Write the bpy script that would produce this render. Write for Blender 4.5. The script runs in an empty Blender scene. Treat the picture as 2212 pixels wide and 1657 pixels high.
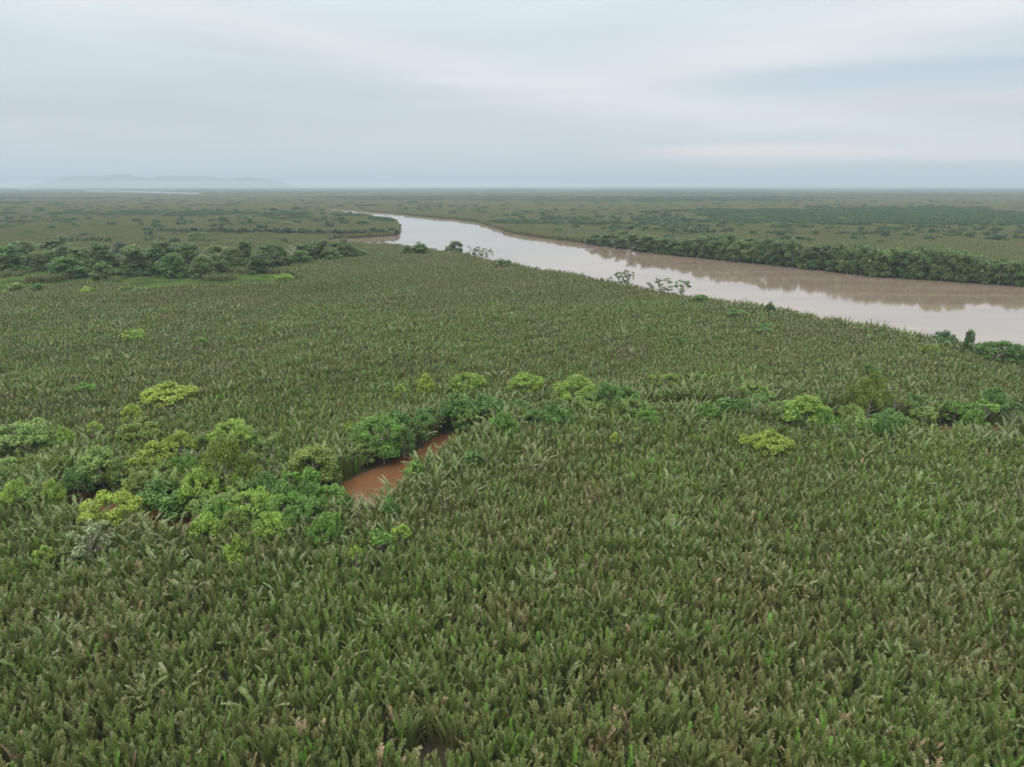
import bpy, math, random
import numpy as np
rng = np.random.default_rng(7)
random.seed(7)
sc = bpy.context.scene
R = math.radians

# ------------------------------------------------------------ camera
CAMH = 60.0
FPX, CX0, CY0 = 1474.7, 1106.0, 828.5          # photograph measured at 2212 x 1657
PITCH = math.atan((CY0 - 400.0) / FPX)
cam_data = bpy.data.cameras.new('camera')
cam_data.sensor_width = 36.0
cam_data.lens = FPX / 2212.0 * 36.0
cam_data.clip_start = 0.5
cam_data.clip_end = 200000.0
cam = bpy.data.objects.new('camera', cam_data)
sc.collection.objects.link(cam)
cam.location = (0, 0, CAMH)
cam.rotation_euler = (math.pi / 2 - PITCH, 0, 0)
sc.camera = cam
CP, SP = math.cos(PITCH), math.sin(PITCH)


def at(px, py, z=0.0):
    """ground-plan position of what the photograph shows at (px, py) at height z"""
    s = (px - CX0) / FPX
    t = (CY0 - py) / FPX
    d = (s, CP + t * SP, -SP + t * CP)
    k = (z - CAMH) / d[2]
    return (d[0] * k, d[1] * k)


def proj(x, y, z):
    zz = z - CAMH
    f = y * CP - zz * SP
    u = y * SP + zz * CP
    return CX0 + FPX * x / f, CY0 - FPX * u / f


# ------------------------------------------------------------ render
sc.render.engine = 'CYCLES'
sc.cycles.max_bounces = 5
sc.cycles.diffuse_bounces = 2
sc.cycles.glossy_bounces = 2
sc.cycles.transmission_bounces = 3
sc.cycles.volume_bounces = 1
sc.cycles.use_denoising = True
sc.cycles.sample_clamp_indirect = 4
sc.view_settings.view_transform = 'Standard'
sc.view_settings.look = 'None'
sc.view_settings.gamma = 1
sc.view_settings.exposure = 0.1

# ------------------------------------------------------------ sky
SUN_EL, SUN_AZ = R(52), R(215)                 # azimuth clockwise from +Y
world = bpy.data.worlds.new('World')
sc.world = world
world.use_nodes = True
nt = world.node_tree
nt.nodes.clear()


class NB:
    """tiny node-tree helper"""
    def __init__(s, tree):
        s.t = tree

    def n(s, typ, **kw):
        nd = s.t.nodes.new(typ)
        for k, v in kw.items():
            setattr(nd, k, v)
        return nd

    def put(s, sock, v):
        if hasattr(v, 'is_output'):
            s.t.links.new(v, sock)
        else:
            sock.default_value = v

    def m(s, op, a, b=0.0, c=0.0, clamp=False):
        nd = s.n('ShaderNodeMath', operation=op, use_clamp=clamp)
        s.put(nd.inputs[0], a); s.put(nd.inputs[1], b); s.put(nd.inputs[2], c)
        return nd.outputs[0]

    def mix(s, f, a, b, typ='MIX'):
        nd = s.n('ShaderNodeMix', data_type='RGBA', blend_type=typ)
        s.put(nd.inputs['Factor'], f)
        s.put(nd.inputs[6], a); s.put(nd.inputs[7], b)
        return nd.outputs[2]

    def noise(s, vec, scale, detail=4, rough=0.5, dist=0.0):
        nd = s.n('ShaderNodeTexNoise')
        if vec is not None:
            s.put(nd.inputs['Vector'], vec)
        nd.inputs['Scale'].default_value = scale
        nd.inputs['Detail'].default_value = detail
        nd.inputs['Roughness'].default_value = rough
        nd.inputs['Distortion'].default_value = dist
        return nd.outputs['Fac']

    def rng(s, v, a, b, c=0.0, d=1.0):
        nd = s.n('ShaderNodeMapRange', interpolation_type='SMOOTHSTEP')
        s.put(nd.inputs[0], v)
        for i, q in enumerate((a, b, c, d)):
            nd.inputs[i + 1].default_value = q
        return nd.outputs[0]

    def comb(s, x, y, z):
        nd = s.n('ShaderNodeCombineXYZ')
        for i, q in enumerate((x, y, z)):
            s.put(nd.inputs[i], q)
        return nd.outputs[0]


w = NB(nt)
tc = w.n('ShaderNodeTexCoord')
sep = w.n('ShaderNodeSeparateXYZ')
nt.links.new(tc.outputs['Generated'], sep.inputs[0])
X, Y, Z = sep.outputs
el = w.m('MAXIMUM', Z, 0.0)
hor = w.m('SQRT', w.m('ADD', w.m('MULTIPLY', X, X), w.m('MULTIPLY', Y, Y)))
V = w.m('DIVIDE', el, w.m('MAXIMUM', hor, 0.05))              # tan(elevation)
U = w.m('ARCTAN2', X, Y)                                       # azimuth from +Y
# base overcast layer: grey-blue by the horizon, paler higher, brightest overhead
ramp = w.n('ShaderNodeValToRGB')
SKYRAMP = [(0.0, (0.72, 0.745, 0.765)), (0.03, (0.63, 0.665, 0.71)), (0.09, (0.575, 0.63, 0.68)),
           (0.15, (0.61, 0.675, 0.72)), (0.22, (0.69, 0.775, 0.80)), (0.34, (0.82, 0.89, 0.91)),
           (0.55, (1.7, 1.73, 1.75)), (1.0, (2.5, 2.53, 2.55))]
cr = ramp.color_ramp
while len(cr.elements) < len(SKYRAMP):
    cr.elements.new(0.5)
for e, (p, c) in zip(cr.elements, SKYRAMP):
    e.position = p
    e.color = (*c, 1)
w.put(ramp.inputs[0], w.m('MULTIPLY', V, 1.0, clamp=True))
col = ramp.outputs[0]
pl = w.comb(w.m('MULTIPLY', U, 0.8), w.m('MULTIPLY', w.m('POWER', V, 0.7), 6.5), w.m('MULTIPLY', U, -0.4))
n1 = w.noise(pl, 1.6, 5, 0.5, 0.6)
n2 = w.noise(pl, 4.2, 4, 0.5, 0.3)
soft = w.rng(n1, 0.35, 0.7, -1.0, 1.0)
soft2 = w.rng(n2, 0.3, 0.7, -1.0, 1.0)


def band(u_mid, v_mid, slope, half, u0, u1, wob=0.012):
    """soft streak of cloud: gaussian about a slanting line, faded along its length"""
    line = w.m('ADD', w.m('MULTIPLY', w.m('SUBTRACT', U, u_mid), slope), v_mid)
    d = w.m('SUBTRACT', w.m('ADD', V, w.m('MULTIPLY', soft, wob)), line)
    g = w.m('EXPONENT', w.m('MULTIPLY', w.m('POWER', w.m('ABSOLUTE', w.m('DIVIDE', d, half)), 2.0), -1.0))
    return w.m('MULTIPLY', g, w.rng(U, u0, u1))


col = w.mix(w.m('MULTIPLY', band(0.35, 0.168, 0.15, 0.034, -0.25, 0.35), 0.85), col, (0.76, 0.79, 0.79, 1))
col = w.mix(w.m('MULTIPLY', band(0.40, 0.120, 0.02, 0.017, 0.0, 0.4), 0.8), col, (0.53, 0.61, 0.69, 1))
col = w.mix(w.m('MULTIPLY', band(0.52, 0.092, 0.0, 0.013, 0.3, 0.6), 0.6), col, (0.71, 0.71, 0.71, 1))
col = w.mix(w.m('MULTIPLY', band(0.38, 0.036, -0.01, 0.012, 0.08, 0.30, 0.006), 0.95), col, (1.0, 0.86, 0.84, 1))
col = w.mix(w.m('MULTIPLY', band(-0.45, 0.205, -0.16, 0.030, -0.8, -0.5), 0.7), col, (0.78, 0.82, 0.82, 1))
var = w.m('ADD', 1.0, w.m('ADD', w.m('MULTIPLY', soft, 0.04), w.m('MULTIPLY', soft2, 0.02)))
colv = w.n('ShaderNodeVectorMath', operation='SCALE')
w.put(colv.inputs[0], col)
w.put(colv.inputs['Scale'], w.m('MULTIPLY', var, 1.07))
sky = w.n('ShaderNodeTexSky', sky_type='NISHITA')
sky.sun_disc = False
sky.sun_elevation = SUN_EL
sky.sun_rotation = SUN_AZ
bg1 = w.n('ShaderNodeBackground')
nt.links.new(sky.outputs[0], bg1.inputs[0])
bg1.inputs[1].default_value = 0.08
bg2 = w.n('ShaderNodeBackground')
nt.links.new(colv.outputs[0], bg2.inputs[0])
bg2.inputs[1].default_value = 1.0
mx = w.n('ShaderNodeMixShader')
mx.inputs[0].default_value = 0.92
nt.links.new(bg1.outputs[0], mx.inputs[1])
nt.links.new(bg2.outputs[0], mx.inputs[2])
out = w.n('ShaderNodeOutputWorld')
nt.links.new(mx.outputs[0], out.inputs[0])

sun_d = bpy.data.lights.new('sun', 'SUN')
sun_d.energy = 1.3
sun_d.angle = R(25)
sun_d.color = (1.0, 0.96, 0.9)
sun = bpy.data.objects.new('sun', sun_d)
sc.collection.objects.link(sun)
sun.rotation_euler = (math.pi / 2 - SUN_EL, 0, math.pi - SUN_AZ)

# ------------------------------------------------------------ helpers


def mesh_np(name, verts, faces, mats, tint=None, smooth=False, tip=None):
    """verts (N,3), faces: list of index arrays (all quads or all tris per entry)"""
    me = bpy.data.meshes.new(name)
    verts = np.asarray(verts, dtype=np.float32)
    loops = []
    starts = []
    s = 0
    for f in faces:
        f = np.asarray(f, dtype=np.int32)
        if len(f) == 0:
            continue
        k = f.shape[1]
        loops.append(f.ravel())
        starts.append(s + np.arange(len(f)) * k)
        s += f.size
    loops = np.concatenate(loops)
    starts = np.concatenate(starts)
    me.vertices.add(len(verts))
    me.vertices.foreach_set('co', verts.ravel())
    me.loops.add(len(loops))
    me.loops.foreach_set('vertex_index', loops)
    me.polygons.add(len(starts))
    me.polygons.foreach_set('loop_start', starts.astype(np.int32))
    me.update(calc_edges=True)
    me.validate()
    for m_ in (mats if isinstance(mats, (list, tuple)) else [mats]):
        me.materials.append(m_)
    if tint is not None:
        a = me.attributes.new('tint', 'FLOAT', 'POINT')
        a.data.foreach_set('value', np.asarray(tint, dtype=np.float32))
    if tip is not None:
        a = me.attributes.new('tip', 'FLOAT', 'POINT')
        a.data.foreach_set('value', np.asarray(tip, dtype=np.float32))
    if smooth:
        me.polygons.foreach_set('use_smooth', [True] * len(me.polygons))
    return me


def link(name, data=None, parent=None):
    o = bpy.data.objects.new(name, data)
    sc.collection.objects.link(o)
    if parent is not None:
        o.parent = parent
    return o


def tag(o, label=None, cat=None, group=None, kind=None):
    if label: o['label'] = label
    if cat: o['category'] = cat
    if group: o['group'] = group
    if kind: o['kind'] = kind
    return o


class Geo:
    """collects tubes into one mesh"""
    def __init__(s):
        s.v = []; s.f = []; s.t = []; s.k = 0

    def tube(s, pts, rad, n=6, tint=0.5):
        pts = np.asarray(pts, float)
        m = len(pts)
        rings = []
        for i in range(m):
            d = pts[min(i + 1, m - 1)] - pts[max(i - 1, 0)]
            d = d / (np.linalg.norm(d) + 1e-9)
            a = np.cross(d, (0.3, 0.9, 0.2) if abs(d[2]) > 0.9 else (0, 0, 1.0))
            a /= np.linalg.norm(a) + 1e-9
            b = np.cross(d, a)
            th = np.arange(n) * 2 * math.pi / n
            rings.append(pts[i] + rad[i] * (np.outer(np.cos(th), a) + np.outer(np.sin(th), b)))
        s.v.append(np.concatenate(rings))
        i0 = s.k
        idx = np.arange(n)
        for i in range(m - 1):
            q = np.stack([i0 + i * n + idx, i0 + i * n + (idx + 1) % n,
                          i0 + (i + 1) * n + (idx + 1) % n, i0 + (i + 1) * n + idx], 1)
            s.f.append(q)
        s.t.append(np.full(m * n, tint))
        s.k += m * n

    def mesh(s, name, mat):
        return mesh_np(name, np.concatenate(s.v), [np.concatenate(s.f)], mat, np.concatenate(s.t), True)


# ------------------------------------------------------------ materials
def new_mat(name):
    m_ = bpy.data.materials.new(name)
    m_.use_nodes = True
    m_.node_tree.nodes.clear()
    return m_, NB(m_.node_tree)


def leaf_out(b, colour, rough=0.5, transl=0.25, spec=0.4):
    p = b.n('ShaderNodeBsdfPrincipled')
    b.put(p.inputs['Base Color'], colour)
    p.inputs['Roughness'].default_value = rough
    p.inputs['Specular IOR Level'].default_value = spec
    tr = b.n('ShaderNodeBsdfTranslucent')
    b.put(tr.inputs[0], colour)
    mxs = b.n('ShaderNodeMixShader')
    mxs.inputs[0].default_value = transl
    b.t.links.new(p.outputs[0], mxs.inputs[1])
    b.t.links.new(tr.outputs[0], mxs.inputs[2])
    o = b.n('ShaderNodeOutputMaterial')
    b.t.links.new(mxs.outputs[0], o.inputs[0])


def ramp_node(b, fac, stops):
    r = b.n('ShaderNodeValToRGB')
    c = r.color_ramp
    while len(c.elements) < len(stops):
        c.elements.new(0.5)
    for e, (p, q) in zip(c.elements, stops):
        e.position = p
        e.color = (*q, 1)
    b.put(r.inputs[0], fac)
    return r.outputs[0]


def palm_material():
    m_, b = new_mat('nipa_frond')
    at_ = b.n('ShaderNodeAttribute', attribute_name='tint')
    oi = b.n('ShaderNodeObjectInfo')
    geo = b.n('ShaderNodeNewGeometry')
    big = b.noise(geo.outputs['Position'], 0.012, 3, 0.55)
    mid = b.noise(geo.outputs['Position'], 0.06, 3, 0.6)
    # age of the leaf: spears and young leaves green, old ones olive to tan
    age = b.m('ADD', b.m('MULTIPLY', at_.outputs['Fac'], 0.62),
              b.m('MULTIPLY', oi.outputs['Random'], 0.20))
    age = b.m('ADD', age, b.m('MULTIPLY', b.m('SUBTRACT', mid, 0.5), 0.75))
    vast = b.noise(geo.outputs['Position'], 0.0016, 4, 0.6)
    age = b.m('ADD', age, b.m('MULTIPLY', b.m('SUBTRACT', vast, 0.5), 0.5))
    age = b.m('ADD', age, b.m('MULTIPLY', b.m('SUBTRACT', big, 0.5), 0.75), clamp=True)
    c = ramp_node(b, age, [(0.0, (0.125, 0.205, 0.030)), (0.18, (0.082, 0.128, 0.026)),
                           (0.42, (0.108, 0.130, 0.034)), (0.62, (0.146, 0.142, 0.048)),
                           (0.80, (0.160, 0.130, 0.062)), (0.92, (0.20, 0.145, 0.075)), (1.0, (0.30, 0.22, 0.14))])
    tipn = b.n('ShaderNodeAttribute', attribute_name='tip')
    c = b.mix(b.m('MULTIPLY', tipn.outputs['Fac'], 0.75), c, (0.40, 0.40, 0.20, 1))  # pale leaflet tips: glossy highlights, and some dryness, put into the colour
    # whole dead leaves carry tint > 1.5
    dead = b.m('GREATER_THAN', at_.outputs['Fac'], 1.5)
    c = b.mix(dead, c, (0.32, 0.235, 0.14, 1))
    lime = b.m('LESS_THAN', at_.outputs['Fac'], -0.5)
    c = b.mix(lime, c, (0.13, 0.27, 0.04, 1))
    leaf_out(b, c, 0.40, 0.14, 0.5)
    return m_


def crown_material(name, lo, hi, transl=0.3):
    """lo / hi multiply the object's own colour"""
    m_, b = new_mat(name)
    oi = b.n('ShaderNodeObjectInfo')
    at_ = b.n('ShaderNodeAttribute', attribute_name='tint')
    v = b.n('ShaderNodeVectorMath', operation='SCALE')
    b.put(v.inputs[0], oi.outputs['Color'])
    s_ = b.m('ADD', b.m('MULTIPLY', at_.outputs['Fac'], hi - lo), lo)
    b.put(v.inputs['Scale'], s_)
    old = b.m('GREATER_THAN', at_.outputs['Fac'], 0.93)
    c = b.mix(b.m('MULTIPLY', old, 0.5), v.outputs[0], (0.20, 0.17, 0.07, 1))
    leaf_out(b, c, 0.5, transl, 0.35)
    return m_


def bark_material(name, a, c):
    m_, b = new_mat(name)
    geo = b.n('ShaderNodeNewGeometry')
    n = b.noise(geo.outputs['Position'], 1.5, 5, 0.6)
    p = b.n('ShaderNodeBsdfPrincipled')
    b.put(p.inputs['Base Color'], b.mix(n, (*a, 1), (*c, 1)))
    p.inputs['Roughness'].default_value = 0.9
    o = b.n('ShaderNodeOutputMaterial')
    m_.node_tree.links.new(p.outputs[0], o.inputs[0])
    return m_


M_PALM = palm_material()
M_CROWN = crown_material('foliage', 0.62, 1.30)
M_BARK = bark_material('bark', (0.16, 0.13, 0.10), (0.34, 0.30, 0.25))
M_DEADWOOD = bark_material('dead_wood', (0.42, 0.39, 0.35), (0.6, 0.57, 0.52))


def ground_material():
    m_, b = new_mat('swamp_ground')
    geo = b.n('ShaderNodeNewGeometry')
    P = geo.outputs['Position']
    n = b.noise(P, 0.08, 5, 0.6)
    f = b.noise(P, 0.0022, 6, 0.62)
    near = b.mix(n, (0.035, 0.030, 0.020, 1), (0.065, 0.055, 0.035, 1))
    far = b.mix(b.rng(f, 0.35, 0.65), (0.030, 0.044, 0.026, 1), (0.065, 0.078, 0.042, 1))
    sp = b.n('ShaderNodeSeparateXYZ')
    b.put(sp.inputs[0], P)
    c = b.mix(b.rng(sp.outputs[1], 1500, 3500), near, far)
    p = b.n('ShaderNodeBsdfPrincipled')
    b.put(p.inputs['Base Color'], c)
    p.inputs['Roughness'].default_value = 0.9
    p.inputs['Specular IOR Level'].default_value = 0.1
    o = b.n('ShaderNodeOutputMaterial')
    m_.node_tree.links.new(p.outputs[0], o.inputs[0])
    return m_


def water_material(name, mud, ior, rough, bump_s, bump_h):
    m_, b = new_mat(name)
    geo = b.n('ShaderNodeNewGeometry')
    P = geo.outputs['Position']
    st = b.n('ShaderNodeMapping')
    b.put(st.inputs['Vector'], P)
    st.inputs['Rotation'].default_value = (0, 0, R(38))
    st.inputs['Scale'].default_value = (0.25, 1.6, 1)
    n = b.noise(st.outputs[0], 0.03, 5, 0.6, 0.8)
    c = b.mix(b.rng(n, 0.3, 0.7), (*[q * 0.84 for q in mud], 1), (*[q * 1.14 for q in mud], 1))
    mp = b.n('ShaderNodeMapping')
    b.put(mp.inputs['Vector'], P)
    mp.inputs['Rotation'].default_value = (0, 0, R(20))
    mp.inputs['Scale'].default_value = (0.6, 1.4, 1)
    wv = b.noise(mp.outputs[0], bump_s, 3, 0.5, 0.3)
    wide = b.noise(P, 0.02, 3, 0.5)
    amp = b.m('MULTIPLY', b.rng(wide, 0.42, 0.68, 0.25, 1.0), bump_h)
    bp = b.n('ShaderNodeBump')
    bp.inputs['Strength'].default_value = 1.0
    b.put(bp.inputs['Distance'], amp)
    b.put(bp.inputs['Height'], wv)
    p = b.n('ShaderNodeBsdfPrincipled')
    b.put(p.inputs['Base Color'], c)
    p.inputs['Roughness'].default_value = rough
    p.inputs['IOR'].default_value = ior
    b.put(p.inputs['Normal'], bp.outputs[0])
    o = b.n('ShaderNodeOutputMaterial')
    m_.node_tree.links.new(p.outputs[0], o.inputs[0])
    return m_


M_GROUND = ground_material()
M_RIVER = water_material('river_water', (0.205, 0.152, 0.115), 1.85, 0.05, 0.9, 0.010)
M_CREEK = water_material('creek_water', (0.128, 0.062, 0.029), 1.33, 0.08, 1.5, 0.008)

# ------------------------------------------------------------ ground, water
BX, BY0, BY1 = 48000.0, -4000.0, 52000.0
gx = np.array([-BX, -20000, -8000, -3000, -1000, -300, 0, 300, 1000, 3000, 8000, 20000, BX])
gy = np.array([BY0, -1000, -100, 60, 200, 500, 1000, 2000, 4000, 8000, 16000, 30000, BY1])
gv = np.array([(x, y, 0.0) for y in gy for x in gx])
k = len(gx)
gf = np.array([(j * k + i, j * k + i + 1, (j + 1) * k + i + 1, (j + 1) * k + i)
               for j in range(len(gy) - 1) for i in range(k - 1)])
tag(link('ground', mesh_np('ground', gv, [gf], M_GROUND)), 'dark muddy swamp ground under the palms', kind='structure')


def densify(poly, step=4.0, wob=0.0, seed=1):
    """resample a closed outline and roughen it a little"""
    r_ = np.random.default_rng(seed)
    res = []
    for a, b_ in zip(poly, poly[1:] + poly[:1]):
        a = np.array(a); b_ = np.array(b_)
        L = np.linalg.norm(b_ - a)
        dist = min(np.hypot(*a), np.hypot(*b_))
        st = max(step, dist * 0.012)
        n = max(1, int(L / st))
        for i in range(n):
            p = a + (b_ - a) * i / n
            res.append(tuple(p + (r_.normal(0, wob * max(1, dist / 400), 2) if L < 900 else 0)))
    return res


def flat(name, outline, z, mat, label):
    me = bpy.data.meshes.new(name)
    me.from_pydata([(x, y, z) for x, y in outline], [], [list(range(len(outline)))])
    import bmesh
    bm = bmesh.new(); bm.from_mesh(me)
    bmesh.ops.triangulate(bm, faces=bm.faces[:])
    for f in bm.faces:
        if f.normal.z < 0:
            f.normal_flip()
    bm.to_mesh(me); bm.free()
    me.materials.append(mat)
    return tag(link(name, me), label, kind='structure')


# main river: far bank waterline (z 0) from the right edge leftwards, then the point and the near bank
FARBANK = [(2330, 628), (2212, 619), (2010, 605), (1892, 598), (1735, 580), (1671, 573), (1498, 556), (1396, 545),
           (1277, 527), (1228, 522), (1163, 514), (1107, 505), (1064, 491), (1031, 480), (982, 473.5), (933, 470),
           (867, 463), (834, 459.5), (769, 453.5), (706, 449)]
POINT = [(706, 453), (769, 460), (800, 464), (835, 470), (858, 480), (866, 492), (864, 503), (852, 510), (802, 513), (769, 515), (720, 516)]
NEARBANK = [(700, 518), (760, 521), (818, 523), (867, 525), (933, 537), (999, 545), (1064, 555), (1113, 568), (1179, 578),
            (1245, 588), (1294, 598), (1396, 616), (1490, 631), (1593, 649), (1656, 657), (1734, 668), (1837, 692),
            (1892, 700), (1991, 720), (2069, 728), (2113, 741), (2212, 753), (2330, 768)]
far_w = [at(x, y, 0) for x, y in FARBANK]
pt_w = [at(x, y, 5.0) for x, y in POINT[:4]] + [at(x, y, 0) for x, y in POINT[4:]]
near_w = [at(x, y, 5.6) for x, y in NEARBANK]
RIVER = densify(far_w + pt_w + near_w, 5, 0.6)
flat('river', RIVER, 0.06, M_RIVER, 'wide muddy river curving away to the left')

CREEK_F = [(137, 1056), (216, 1071), (286, 1086), (324, 1099), (421, 1108), (520, 1104), (620, 1092), (717, 1060), (739, 1046), (775, 1026),
           (844, 999), (892, 979), (919, 960), (936, 945), (972, 936), (1040, 921), (1110, 902), (1180, 893), (1290, 893), (1400, 893), (1500, 895),
           (1620, 904), (1740, 912), (1850, 917), (1981, 923), (2059, 921), (2200, 918)]
CREEK_N = [(2200, 921), (2059, 926), (1981, 929), (1850, 921), (1740, 912), (1620, 901), (1500, 894), (1400, 892), (1290, 892),
           (1180, 893), (1110, 902), (1040, 918), (972, 942), (947, 960), (905, 981), (890, 1001), (872, 1024), (836, 1046), (797, 1065),
           (767, 1074), (740, 1068), (640, 1098), (520, 1112), (421, 1116), (324, 1108), (286, 1102), (216, 1084), (137, 1064)]
CREEK = densify([at(x, y, 0) for x, y in CREEK_F] + [at(x, y, 2.5 if 1100 <= x <= 1800 else (4.2 if x > 1800 else (5.6 if x > 715 else 6.6))) for x, y in CREEK_N], 3, 0.25)
flat('creek', CREEK, 0.05, M_CREEK, 'narrow reddish brown creek winding through the palms')


def sliver(x0, x1, y0a, y0b, y1a, y1b, label):
    n = 14
    up = [(x0 + (x1 - x0) * i / n, y0a + (y0b - y0a) * i / n + rng.uniform(-.25, .25)) for i in range(n + 1)]
    dn = [(x0 + (x1 - x0) * i / n, y1a + (y1b - y1a) * i / n + rng.uniform(-.3, .3)) for i in range(n, -1, -1)]
    flat('far_water', [at(x, y, 0) for x, y in up + dn], 0.3, M_RIVER, label)
    return [at(x, y, 0) for x, y in up + [(q[0], q[1] + 3.0 + (q[1] - 403) * 0.13) for q in dn]]


SLIVERS = [sliver(180, 436, 411.2, 416.2, 412.2, 419.0, 'long bright strip of far water below the hills at left'),
           sliver(42, 84, 406.6, 406.8, 408.2, 408.4, 'short bright strip of far water at the left horizon'),
           sliver(2135, 2330, 451.6, 453.6, 453.2, 456.8, 'bright strip of far water at the right edge'),
           sliver(1868, 1902, 442.6, 442.8, 443.9, 444.1, 'tiny strip of far water right of centre'),
           sliver(474, 490, 421.2, 421.2, 422.4, 422.6, 'tiny patch of far water right of the long strip')]

# ------------------------------------------------------------ polygons for masks


def inside(px, py, poly):
    poly = np.asarray(poly)
    r_ = np.zeros(len(px), bool)
    x0, y0 = poly[-1]
    for x1, y1 in poly:
        c = (y0 > py) != (y1 > py)
        with np.errstate(divide='ignore', invalid='ignore'):
            xi = (x1 - x0) * (py - y0) / (y1 - y0 if y1 != y0 else 1e-9) + x0
        r_ ^= c & (px < xi)
        x0, y0 = x1, y1
    return r_


def edge_dist(px, py, poly, limit=80):
    poly = np.asarray(poly)
    res = np.full(len(px), 1e9)
    a = poly; b_ = np.roll(poly, -1, 0)
    for (x0, y0), (x1, y1) in zip(a, b_):
        dx, dy = x1 - x0, y1 - y0
        L = dx * dx + dy * dy + 1e-9
        t = np.clip(((px - x0) * dx + (py - y0) * dy) / L, 0, 1)
        res = np.minimum(res, np.hypot(px - x0 - t * dx, py - y0 - t * dy))
    return res


CLEAR_PX = [(-60, 640), (40, 618), (150, 606), (230, 604), (330, 620), (420, 612), (480, 617), (560, 612), (650, 604),
            (668, 598), (600, 594), (520, 594), (430, 588), (340, 583), (230, 578), (150, 574), (60, 572), (-60, 575)]
CLEARING = [at(x, y, 5.0 if i < 10 else 0.5) for i, (x, y) in enumerate(CLEAR_PX)]
FARSTRIP = [at(x, y + 3, 0) for x, y in FARBANK[:9]] + [at(x, y - 9, 0) for x, y in FARBANK[:9][::-1]]
GRASS2 = [at(x, y, 0.5) for x, y in [(2140, 914), (2260, 925), (2260, 893), (2180, 893), (2145, 903)]]
GRASS3 = [at(x, y, 0.5) for x, y in [(1790, 911), (1850, 914), (1870, 906), (1820, 899), (1790, 903)]]

# ------------------------------------------------------------ nipa fronds


def frond(L, lean, bend, width, nl, seed, tint, seg=9, dihedral=0.5, skip=0.26, fine=True):
    """one nipa leaf: stout rachis and two combs of leaflets; rises in the XZ plane leaning to +X"""
    r_ = np.random.default_rng(seed)
    s = np.linspace(0, 1, seg)
    th = lean + bend * s ** 1.8
    dx = np.sin(th); dz = np.cos(th)
    ds = L / (seg - 1)
    px = np.concatenate([[0], np.cumsum((dx[1:] + dx[:-1]) / 2 * ds)])
    pz = np.concatenate([[0], np.cumsum((dz[1:] + dz[:-1]) / 2 * ds)])
    sway = r_.uniform(-0.25, 0.25)
    py_ = sway * s ** 2
    P = np.stack([px, py_, pz], 1)
    T = np.stack([dx, 0 * dx, dz], 1)
    N = np.stack([-dz, 0 * dx, dx], 1)        # "upper" side of the leaf
    v = []; q = []; tv = []
    k = 0
    # rachis: four-sided, tapering
    rr = 0.065 * (1 - 0.85 * s)
    for i in range(seg):
        for (a, b_) in ((1, 0), (0, 1), (-1, 0), (0, -1)):
            v.append(P[i] + rr[i] * (a * np.array([0, 1, 0]) + b_ * N[i]))
    for i in range(seg - 1):
        for j in range(4):
            q.append((k + i * 4 + j, k + i * 4 + (j + 1) % 4, k + i * 4 + 4 + (j + 1) % 4, k + i * 4 + 4 + j))
    tv += [tint] * len(v)
    pv_ = [0.0] * len(v)
    tw = r_.uniform(-0.5, 0.5)
    for i in range(nl):
        u = skip + (1 - skip) * (i + 0.5) / nl
        c = np.array([np.interp(u, s, P[:, j]) for j in range(3)])
        t = np.array([np.interp(u, s, T[:, j]) for j in range(3)])
        n = np.array([np.interp(u, s, N[:, j]) for j in range(3)])
        w_ = (u - skip) / (1 - skip)
        ll = width * (0.45 + 0.7 * math.sin(math.pi * min(1, w_ * 0.72 + 0.10))) * r_.uniform(0.66, 1.20)
        ll *= 1 - 0.35 * w_ ** 6
        fwd = 0.85 + 0.60 * w_ ** 2
        ll *= 1.22
        for sd in (-1, 1):
            if r_.random() < 0.05:
                continue
            dd = dihedral + r_.uniform(-0.18, 0.22) + sd * tw * 0.3
            out_ = sd * np.array([0, 1.0, 0]) * math.cos(dd) + n * math.sin(dd)
            d = out_ + t * fwd
            d /= np.linalg.norm(d)
            wv = t - d * np.dot(t, d)
            wv /= np.linalg.norm(wv)
            hw = (0.052 if fine else 0.10) * r_.uniform(0.85, 1.15) * (1 if fine else 1.0)
            m_ = c + d * ll * 0.55
            e = c + d * ll * 0.95 + np.array([0, 0, -1]) * ll * r_.uniform(0.04, 0.32)
            b0 = len(v)
            v += [c - wv * hw, c + wv * hw, m_ + wv * hw * 1.1, m_ - wv * hw * 1.1, e + wv * hw * 0.25, e - wv * hw * 0.25]
            q += [(b0, b0 + 1, b0 + 2, b0 + 3), (b0 + 3, b0 + 2, b0 + 4, b0 + 5)]
            live = -0.4 < tint < 1.4
            tj = float(np.clip(tint + r_.uniform(-0.13, 0.13), 0, 1.2)) if live else tint
            tp_ = r_.uniform(0.2, 1.0) if live and r_.random() < 0.7 else 0.0
            tv += [tj] * 6
            pv_ += [0, 0, tp_ * 0.25, tp_ * 0.25, tp_, tp_]
    return np.array(v), np.array(q), np.stack([tv, pv_], 1)


def rotz(v, a):
    c, s = math.cos(a), math.sin(a)
    return np.stack([v[:, 0] * c - v[:, 1] * s, v[:, 0] * s + v[:, 1] * c, v[:, 2]], 1)


def frond_params(r_, j, n):
    ring = j / n
    lean = 0.04 + 0.24 * ring + r_.uniform(-0.04, 0.06)
    bend = 0.04 + 0.26 * ring + r_.uniform(0, 0.30)
    L = 5.0 - 0.6 * ring + r_.uniform(-0.55, 0.45)
    return L, lean, bend


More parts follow.
